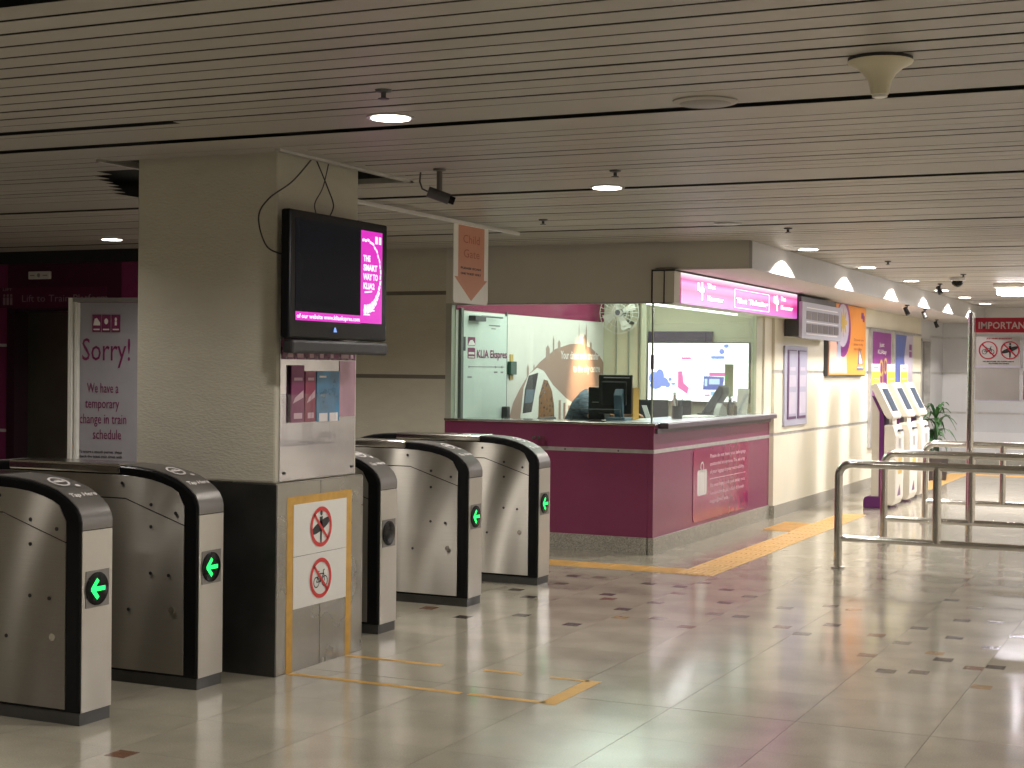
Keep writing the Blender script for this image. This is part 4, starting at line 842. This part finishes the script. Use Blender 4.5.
# fern
t = thing('potted_fern', 'green arching fern in a dark pot behind the kiosks', 'plant', (-3.80,23.2,0))
MB().lathe([(.16,0),(.2,.4),(.21,.42),(.17,.42),(.15,.36)],(-3.80,23.2,0),20).build('pot', terra, t, smooth=True)
MB().lathe([(.02,.36),(.02,.8),(.01,.95)],(-3.80,23.2,0),8).build('stem', terra, t)
for k in range(46):
    a = random.uniform(0,2*math.pi); L_ = random.uniform(.16,.34); z0 = random.uniform(.4,1.0); up = random.uniform(.1,.45)
    c, s_ = math.cos(a), math.sin(a); vs = []; n_ = 6
    for i in range(n_+1):
        q = i/n_; r_ = L_*q; zz = z0+up*q*1.6-.45*q*q; wd = .035*math.sin(math.pi*min(.97,q*.85+.15))
        vs += [(-3.80+c*r_-s_*wd,23.2+s_*r_+c*wd,zz),(-3.80+c*r_,23.2+s_*r_,zz-.012),(-3.80+c*r_+s_*wd,23.2+s_*r_-c*wd,zz)]
    MB().add(vs,[q for i in range(n_) for q in ((3*i,3*i+1,3*i+4,3*i+3),(3*i+1,3*i+2,3*i+5,3*i+4))]).build('leaf', leafm, t, fix=False)

# ------------------------------------------------------------ rails
def rail():
    x0, x1, y = -2.79, .2, 12.38; r = .033; R_ = .10; H = .85
    t = thing('queue_rail', 'x', 'railing', (x0,y,0), 'polished steel queue rails')
    arc = lambda cx, sg: [(cx-sg*R_*math.cos(a), y, H-R_+R_*math.sin(a)) for a in [math.pi/2*i/8 for i in range(9)]]
    MB().tube([(x0,y,0),(x0,y,H-R_)]+arc(x0+R_,1)[1:]+[(x1-R_,y,H)]+arc(x1-R_,-1)[::-1][1:]+[(x1,y,0)], r, 16).build('frame_tube', steel_pol, t, smooth=True)
    MB().tube([(x0,y,.245),(x1,y,.245)],.026,14).build('lower_bar', steel_pol, t, smooth=True)
    for xx in (-2.01,-1.2,-.4): MB().tube([(xx,y,.245),(xx,y,H)],.034,14).build('upright', steel_pol, t, smooth=True)
    for xx in (x0,x1): MB().lathe([(.055,0),(.055,.012),(.04,.018)],(xx,y,0),20).build('floor_flange', steel_pol, t, smooth=True)
    return t
r1 = rail(); r1['label'] = 'steel tube queue rail nearest the viewer'
dup(r1, (-2.79,14.24,0), 'steel tube queue rail, middle one, in front of the notice post'); dup(r1, (-2.79,16.42,0), 'steel tube queue rail farthest back of the three')
# important notice
t = thing('notice_stand', 'tall steel framed stand with a red IMPORTANT header', 'notice stand', (-1.5,14.42,0))
for xx in (-2.055,-.95):
    q = MB().tube([(xx,14.42,0),(xx,14.42,2.15)],.032,14).build('post', steel_pol, t, smooth=True); MB().lathe([(.055,0),(.055,.012),(.035,.02),(.035,.035)],(xx,14.42,0),18).build('floor_flange', steel_pol, q)
Bx('header_board', -2.02, -.985, 14.405, 14.43, 1.965, 2.10, darkred, t, bevel=.003)
text('IMPORTANT', .062, (-1.995,14.400,2.0), X, Z, mat('silver lettering',(.62,.52,.52),.4,noise=.02), t, width=.455, bold=.02)
Bx('clear_sheet', -2.02, -.985, 14.42, 14.424, 1.06, 1.96, acryl, t)
for xx in (-2.02,-1.60): pass
Bx('notice_board', -2.012, -1.628, 14.408, 14.418, 1.665, 1.93, mat('pale grey notice',(.46,.43,.43),.4,noise=.03), t); Bx('notice_board', -2.012, -1.628, 14.408, 14.418, 1.355, 1.645, mat('blank faded board',(.42,.39,.38),.3,noise=.06,nscale=5), t); Bx('notice_board', -1.600, -1.2, 14.408, 14.418, 1.355, 1.93, offwhite, t)
Bx('red_panel', -1.595, -1.205, 14.404, 14.408, 1.36, 1.62, darkred, t)
MB().box(-2.02,-1.61,14.404,14.42,1.645,1.665).box(-2.02,-1.61,14.404,14.42,1.345,1.355).box(-1.615,-1.61,14.404,14.42,1.345,1.94).build('divider', palepink, t)
for xx, kd in ((-1.905,'bike'),(-1.715,'surf')):
    prohibit((xx,14.407,1.805), X, Z, .082, kd, t, darkred, blk_print, .88)
text('AT THIS STATION', .012, (-1.92,14.406,1.905), X, Z, darkred, t, width=.22, bold=.05)
text('NO BICYCLES OR SURFBOARDS', .010, (-1.95,14.406,1.698), X, Z, blk_print, t, width=.27, bold=.04); text('ALLOWED ON TRAINS', .010, (-1.90,14.406,1.680), X, Z, blk_print, t, width=.18, bold=.04)

# ------------------------------------------------------------ sorry stand, child gate sign, lift signs
t = thing('sorry_sign', 'tall white framed stand reading Sorry, behind the gates', 'sign', (-7.3,9.05,0))
q0 = V((-7.81,9.0,0)); dx = V((1.0,.16,0)).normalized(); 
def sb(name, a, b, d0, d1, z0, z1, m_, **k):
    n = V((dx.y,-dx.x,0)); P_ = [q0+dx*a+n*d0, q0+dx*b+n*d0, q0+dx*b+n*d1, q0+dx*a+n*d1]
    return MB().prism([(p_.x,p_.y) for p_ in P_],'z',z0,z1).build(name, m_, t, **k)
sb('side_frame', 0, .035, -.05, .03, 0, 2.085, white, bevel=.004); sb('side_frame', .05, .07, -.04, .02, 0, 2.05, white); sb('side_frame', .72, .76, -.05, .03, 0, 2.085, white)
sb('top_frame', .035, .72, -.04, .02, 2.055, 2.085, mat('grey top rail',(.25,.24,.24),.4,noise=.05), bevel=.003)
sb('panel', .085, .72, -.01, .0, .30, 2.05, mat('pale lilac board',(.33,.32,.36),.4,noise=.03), bevel=0)
sb('base', -.02, .78, -.2, .2, 0, .03, darkgrey)
o = q0+V((dx.y,-dx.x,0))*.003
def sp(a, z):
    a *= .71; return (o.x+dx.x*a, o.y+dx.y*a, z)
p = Pl(o,dx,Z)
for k in range(3): p.rect(.19+.08*k,.262+.08*k,1.83,1.96,.001); 
p.out('logo_squares', plum_print, t)
p = Pl(o,dx,Z); p.poly([(.198,1.88),(.21,1.93),(.23,1.935),(.255,1.90),(.255,1.88)],.002); p.ell(.306,1.91,.016,.022,.002); p.ell(.386,1.925,.010,.014,.002); p.rect(.377,.395,1.88,1.91,.002)
for k in range(3): p.rect(.20+.08*k,.252+.08*k,1.845,1.855,.002)
p.out('logo_marks', white_print, t)
text('Sorry!', .17, sp(.14,1.62), dx, Z, plum_print, t, width=.40)
for i,(s_,a,wd) in enumerate((('We have a',.21,.37),('temporary',.19,.40),('change in train',.12,.55),('schedule',.28,.33))): text(s_, .075, sp(a,1.38-.115*i), dx, Z, plum_print, t, width=wd*.71)
for i,s_ in enumerate(('To ensure a smooth journey, please','check the latest train times with','our staff at the counter before you','board. Thank you for your patience')): text(s_, .020, sp(.12,.93-.035*i), dx, Z, blk_print, t, width=.36, bold=.02)
t = thing('child_gate_sign', 'hanging white sign with orange arrow reading Child Gate', 'sign', (-5.0,10.05,2.07))
MB().box(-5.012,-4.985,8.27,10.9,HC-.045,HC-.02).build('ceiling_track', offwhite, t, bevel=.004)
MB().prism(rrect(9.79,10.36,2.065,2.64,.03),'x',-5.004,-4.998).build('board', white, t)
p = Pl((-4.998,0,0),Y,Z); p.poly([(9.86,2.63),(10.29,2.63),(10.29,2.245),(10.345,2.245),(10.075,2.085),(9.80,2.255),(9.86,2.255)],.001); p.out('orange_arrow', salmon, t)
text('Child', .062, (-4.996,9.93,2.505), Y, Z, salmon_dk, t, width=.27); text('Gate', .062, (-4.996,9.94,2.40), Y, Z, salmon_dk, t, width=.26)
text('PLEASE SCAN', .014, (-4.996,9.90,2.315), Y, Z, blk_print, t, width=.33, bold=.05); text('ONE TICKET ONLY', .014, (-4.996,9.90,2.275), Y, Z, blk_print, t, width=.34, bold=.05)
for yy in (9.9,10.25): MB().tube([(-5.0,yy,2.63),(-5.0,yy,HC-.03)],.005,6).build('hanger', strip_m, t)
t = thing('lift_sign', 'dark plum lift direction sign with three people symbol over the lift', 'sign', (-10.5,11.58,2.1))
Bx('plate', -11.0, -9.62, 11.585, 11.598, 2.13, 2.33, mat('lift sign plum',(.09,.012,.045),.35,noise=.04), t)
dim = mat('dim sign print',(.30,.22,.24),.5,noise=.03)
text('LIFT', .025, (-10.9,11.582,2.30), X, Z, dim, t, width=.12, bold=.03); text('Lift to Train Platform', .07, (-10.66,11.582,2.19), X, Z, dim, t, width=1.05)
p = xz(11.583)
for k in range(3): p.ell(-10.88+.045*k,2.255,.014,.014,0); p.rect(-10.895+.045*k,-10.865+.045*k,2.16,2.235,0)
p.out('people_icon', dim, t)
t = thing('lift_indicator', 'small pale indicator box on the wall above the lift sign', 'indicator', (-10.4,11.58,2.4)); Bx('box', -10.56,-10.30,11.565,11.6,2.41,2.485, offwhite, t, bevel=.004); p = xz(11.564); p.ell(-10.43,2.447,.02,.02,0); p.rect(-10.54,-10.48,2.44,2.45,0); p.rect(-10.38,-10.32,2.44,2.45,0); p.out('arrow_print', grey_print, t)

# ------------------------------------------------------------ ceiling fixtures
dlm = None; ordinal = ['nearest','second','third','fourth','fifth','sixth','seventh','eighth','ninth']
lab_i = 0
def downlight(x, y, label):
    global dlm
    if dlm is None:
        t = thing('downlight', label, 'ceiling light', (x,y,HC), 'round recessed ceiling downlights')
        MB().lathe([(.075,-.004),(.105,-.006),(.105,.0),(.075,.0)],(x,y,HC),28).build('trim_ring', strip_m, t, smooth=True)
        MB().lathe([(.001,-.003),(.085,-.007),(.085,-.004)],(x,y,HC-.002),28).build('diffuser', lamp_em, t, smooth=True)
        dlm = t; return t
    return dup(dlm, (x,y,HC), label)
vis = {5.8:'bright round downlight beside the pillar top, left of the wireless antenna', 8.5:'bright round downlight above the booth corner near the child gate sign', 13.41:'round downlight, nearest of the row along the fascia', 15.9:'round downlight, second of the row along the fascia', 18.4:'round downlight, third of the row along the fascia', 20.6:'round downlight, fourth of the row along the fascia', 22.6:'round downlight, fifth of the row along the fascia', 24.7:'round downlight, farthest of the row along the fascia', 10.9:'unlit round downlight, dark one before the fascia row'}
for x, ys in DL_ROWS.items():
    for y in ys:
        l = bpy.data.lights.new('downlight_or_fill','SPOT'); l.energy = DL_POWER*DL_SCALE.get((x,y),1); l.spot_size = math.radians(150 if x > -4 and x < 0 else 140); l.spot_blend = .7; l.color = (1,.935,.865); l.shadow_soft_size = .07
        if x == -3.32 and y > 13: l.shadow_soft_size = .03; l.spot_size = math.radians(138); l.spot_blend = .08
        o = bpy.data.objects.new('downlight_or_fill', l); COL.objects.link(o); o.location = (x,y,HC-.015)
        if -3.4 < x < -3.2 and y > 4: downlight(x, y, vis[y])
        elif x == -8.76 and y > 6: downlight(x, y, 'round downlight in front of the plum lift wall')
for o in [q for q in COL.objects if q.name.startswith('downlight') and q.get('label','').startswith('unlit')]:
    for ch in o.children:
        if ch.name.startswith('diffuser'): ch.data = ch.data.copy(); ch.data.materials[0] = mat('unlit diffuser', (.5,.48,.45), .4, noise=.02)
for xx,yy,lab in ((-1.89,5.91,'flat round ceiling speaker left of the wireless antenna'),):
    t = thing('ceiling_speaker', lab, 'speaker', (xx,yy,HC)); MB().lathe([(.13,0),(.13,-.006),(.11,-.012)],(xx,yy,HC),32).build('rim', slat_m, t, smooth=True); MB().lathe([(.108,-.010),(.10,-.014),(.001,-.014)],(xx,yy,HC),32).build('grille', mat('speaker grille',(.28,.26,.24),.5,noise=.1,nscale=90), t, smooth=True)
t = thing('wireless_antenna', 'cream trumpet shaped antenna hanging from the ceiling', 'antenna', (-1.09,5.27,HC))
ax_, ay_ = -1.075, 5.32
MB().lathe([(.11,0),(.11,-.012)],(ax_,ay_,HC),32).build('base_plate', black, t); MB().lathe([(.112,-.012),(.108,-.02),(.08,-.034),(.055,-.055),(.040,-.08),(.032,-.11),(.030,-.125),(.026,-.127)],(ax_,ay_,HC),32).build('horn', cone_m, t, smooth=True); MB().lathe([(.026,-.127),(.026,-.134),(.02,-.136)],(ax_,ay_,HC),20).build('tip', white, t, smooth=True)
t = thing('security_camera', 'dark bullet camera on a ceiling stem above the gates', 'camera', (-3.86,7.42,HC))
MB().lathe([(.035,0),(.035,-.01),(.016,-.014),(.016,-.12)],(-3.88,7.42,HC),14).build('stem', mat('grey stem',(.14,.13,.12),.4,noise=.05), t, smooth=True)
MB().tube([(-3.93,7.38,2.555),(-3.83,7.44,2.515)],.030,12).build('camera_body', darkgrey, t, smooth=True); MB().tube([(-3.83,7.44,2.515),(-3.805,7.455,2.505)],.022,12).build('lens', black_gloss, t); MB().tube([(-3.97,7.37,2.66),(-3.975,7.37,2.61),(-3.96,7.37,2.57),(-3.93,7.38,2.555)],.005,6).build('camera_cable', darkgrey, t)
# dome camera, sprinklers
t = thing('dome_camera', 'small round dome camera on the ceiling before the fluorescent lamp', 'camera', (-2.73,18.0,HC)); MB().lathe([(.09,0),(.09,-.03),(.07,-.035)],(-2.73,18.0,HC),24).build('rim', offwhite, t, smooth=True); MB().lathe([(.068,-.035),(.06,-.07),(.035,-.095),(.005,-.105)],(-2.73,18.0,HC),24).build('dome', black_gloss, t, smooth=True)
sp0 = thing('sprinkler', 'small dark sprinkler head, nearest one, above the brightest downlight', 'sprinkler', (-2.98,5.22,HC), 'ceiling sprinkler heads'); MB().lathe([(.035,0),(.03,-.008),(.01,-.012),(.01,-.03)],(-2.98,5.22,HC),14).build('socket', darkgrey, sp0); MB().lathe([(.004,-.03),(.022,-.034),(.022,-.037)],(-2.98,5.22,HC),14).build('deflector', darkgrey, sp0)
for x,y,lab in ((-3.0,7.8,'small sprinkler head just in front of the second downlight'),(-2.98,11.4,'small sprinkler head before the fascia row of downlights'),(-2.95,15.1,'small sprinkler head beside the fascia row, half way along'),(-2.56,17.3,'small sprinkler head in the open ceiling near the dome camera'),(-4.48,10.2,'small sprinkler head just right of the child gate sign')): dup(sp0, (x,y,HC), lab)
# fluorescent fixture
t = thing('fluorescent_lamp', 'bright twin tube ceiling lamp at the right edge', 'ceiling light', (-1.75,19.55,HC)); Bx('housing', -2.50,-1.0,19.2,19.9,HC-.05,HC-.002, white, t, bevel=.01)
for yy in (19.35,19.75): MB().tube([(-2.46,yy,HC-.09),(-1.04,yy,HC-.09)],.042,12).build('tube', fluoro_em, t)
area('fluorescent_glow', (-1.75,19.55,HC-.15), 1.4, .5, 170, (1,.95,1))
# unseen fill lights added beyond the right edge to brighten counter and far wall
for yy, pw_ in ((8.0,130), (14.0,150), (21.5,260)): area('hall_fill_light', (2.6,yy,HC-.05), 1.4, .4, pw_, (1,.96,.98))
# track spotlights under soffit
ts = None
for x,y,z,lab in ((-3.60,19.7,2.45,'black spotlight under the soffit, nearest of the group'),(-3.60,21.0,2.45,'black spotlight under the soffit, second of the group'),(-4.15,25.3,2.45,'black spotlight under the soffit, farthest small one'),(-3.1,19.1,HC,'black spotlight hanging from the slatted ceiling beside the fascia')):
    if ts is None:
        ts = thing('track_spotlight', lab, 'spotlight', (x,y,z), 'black spotlights by the soffit')
        MB().lathe([(.03,0),(.03,-.012),(.008,-.015),(.008,-.05)],(x,y,z),12).build('mount', black, ts); MB().tube([(x-.03,y,z-.035),(x+.015,y-.01,z-.125)],[.024,.032],14).build('lamp_head', black, ts, smooth=True)
    else: dup(ts, (x,y,z), lab)
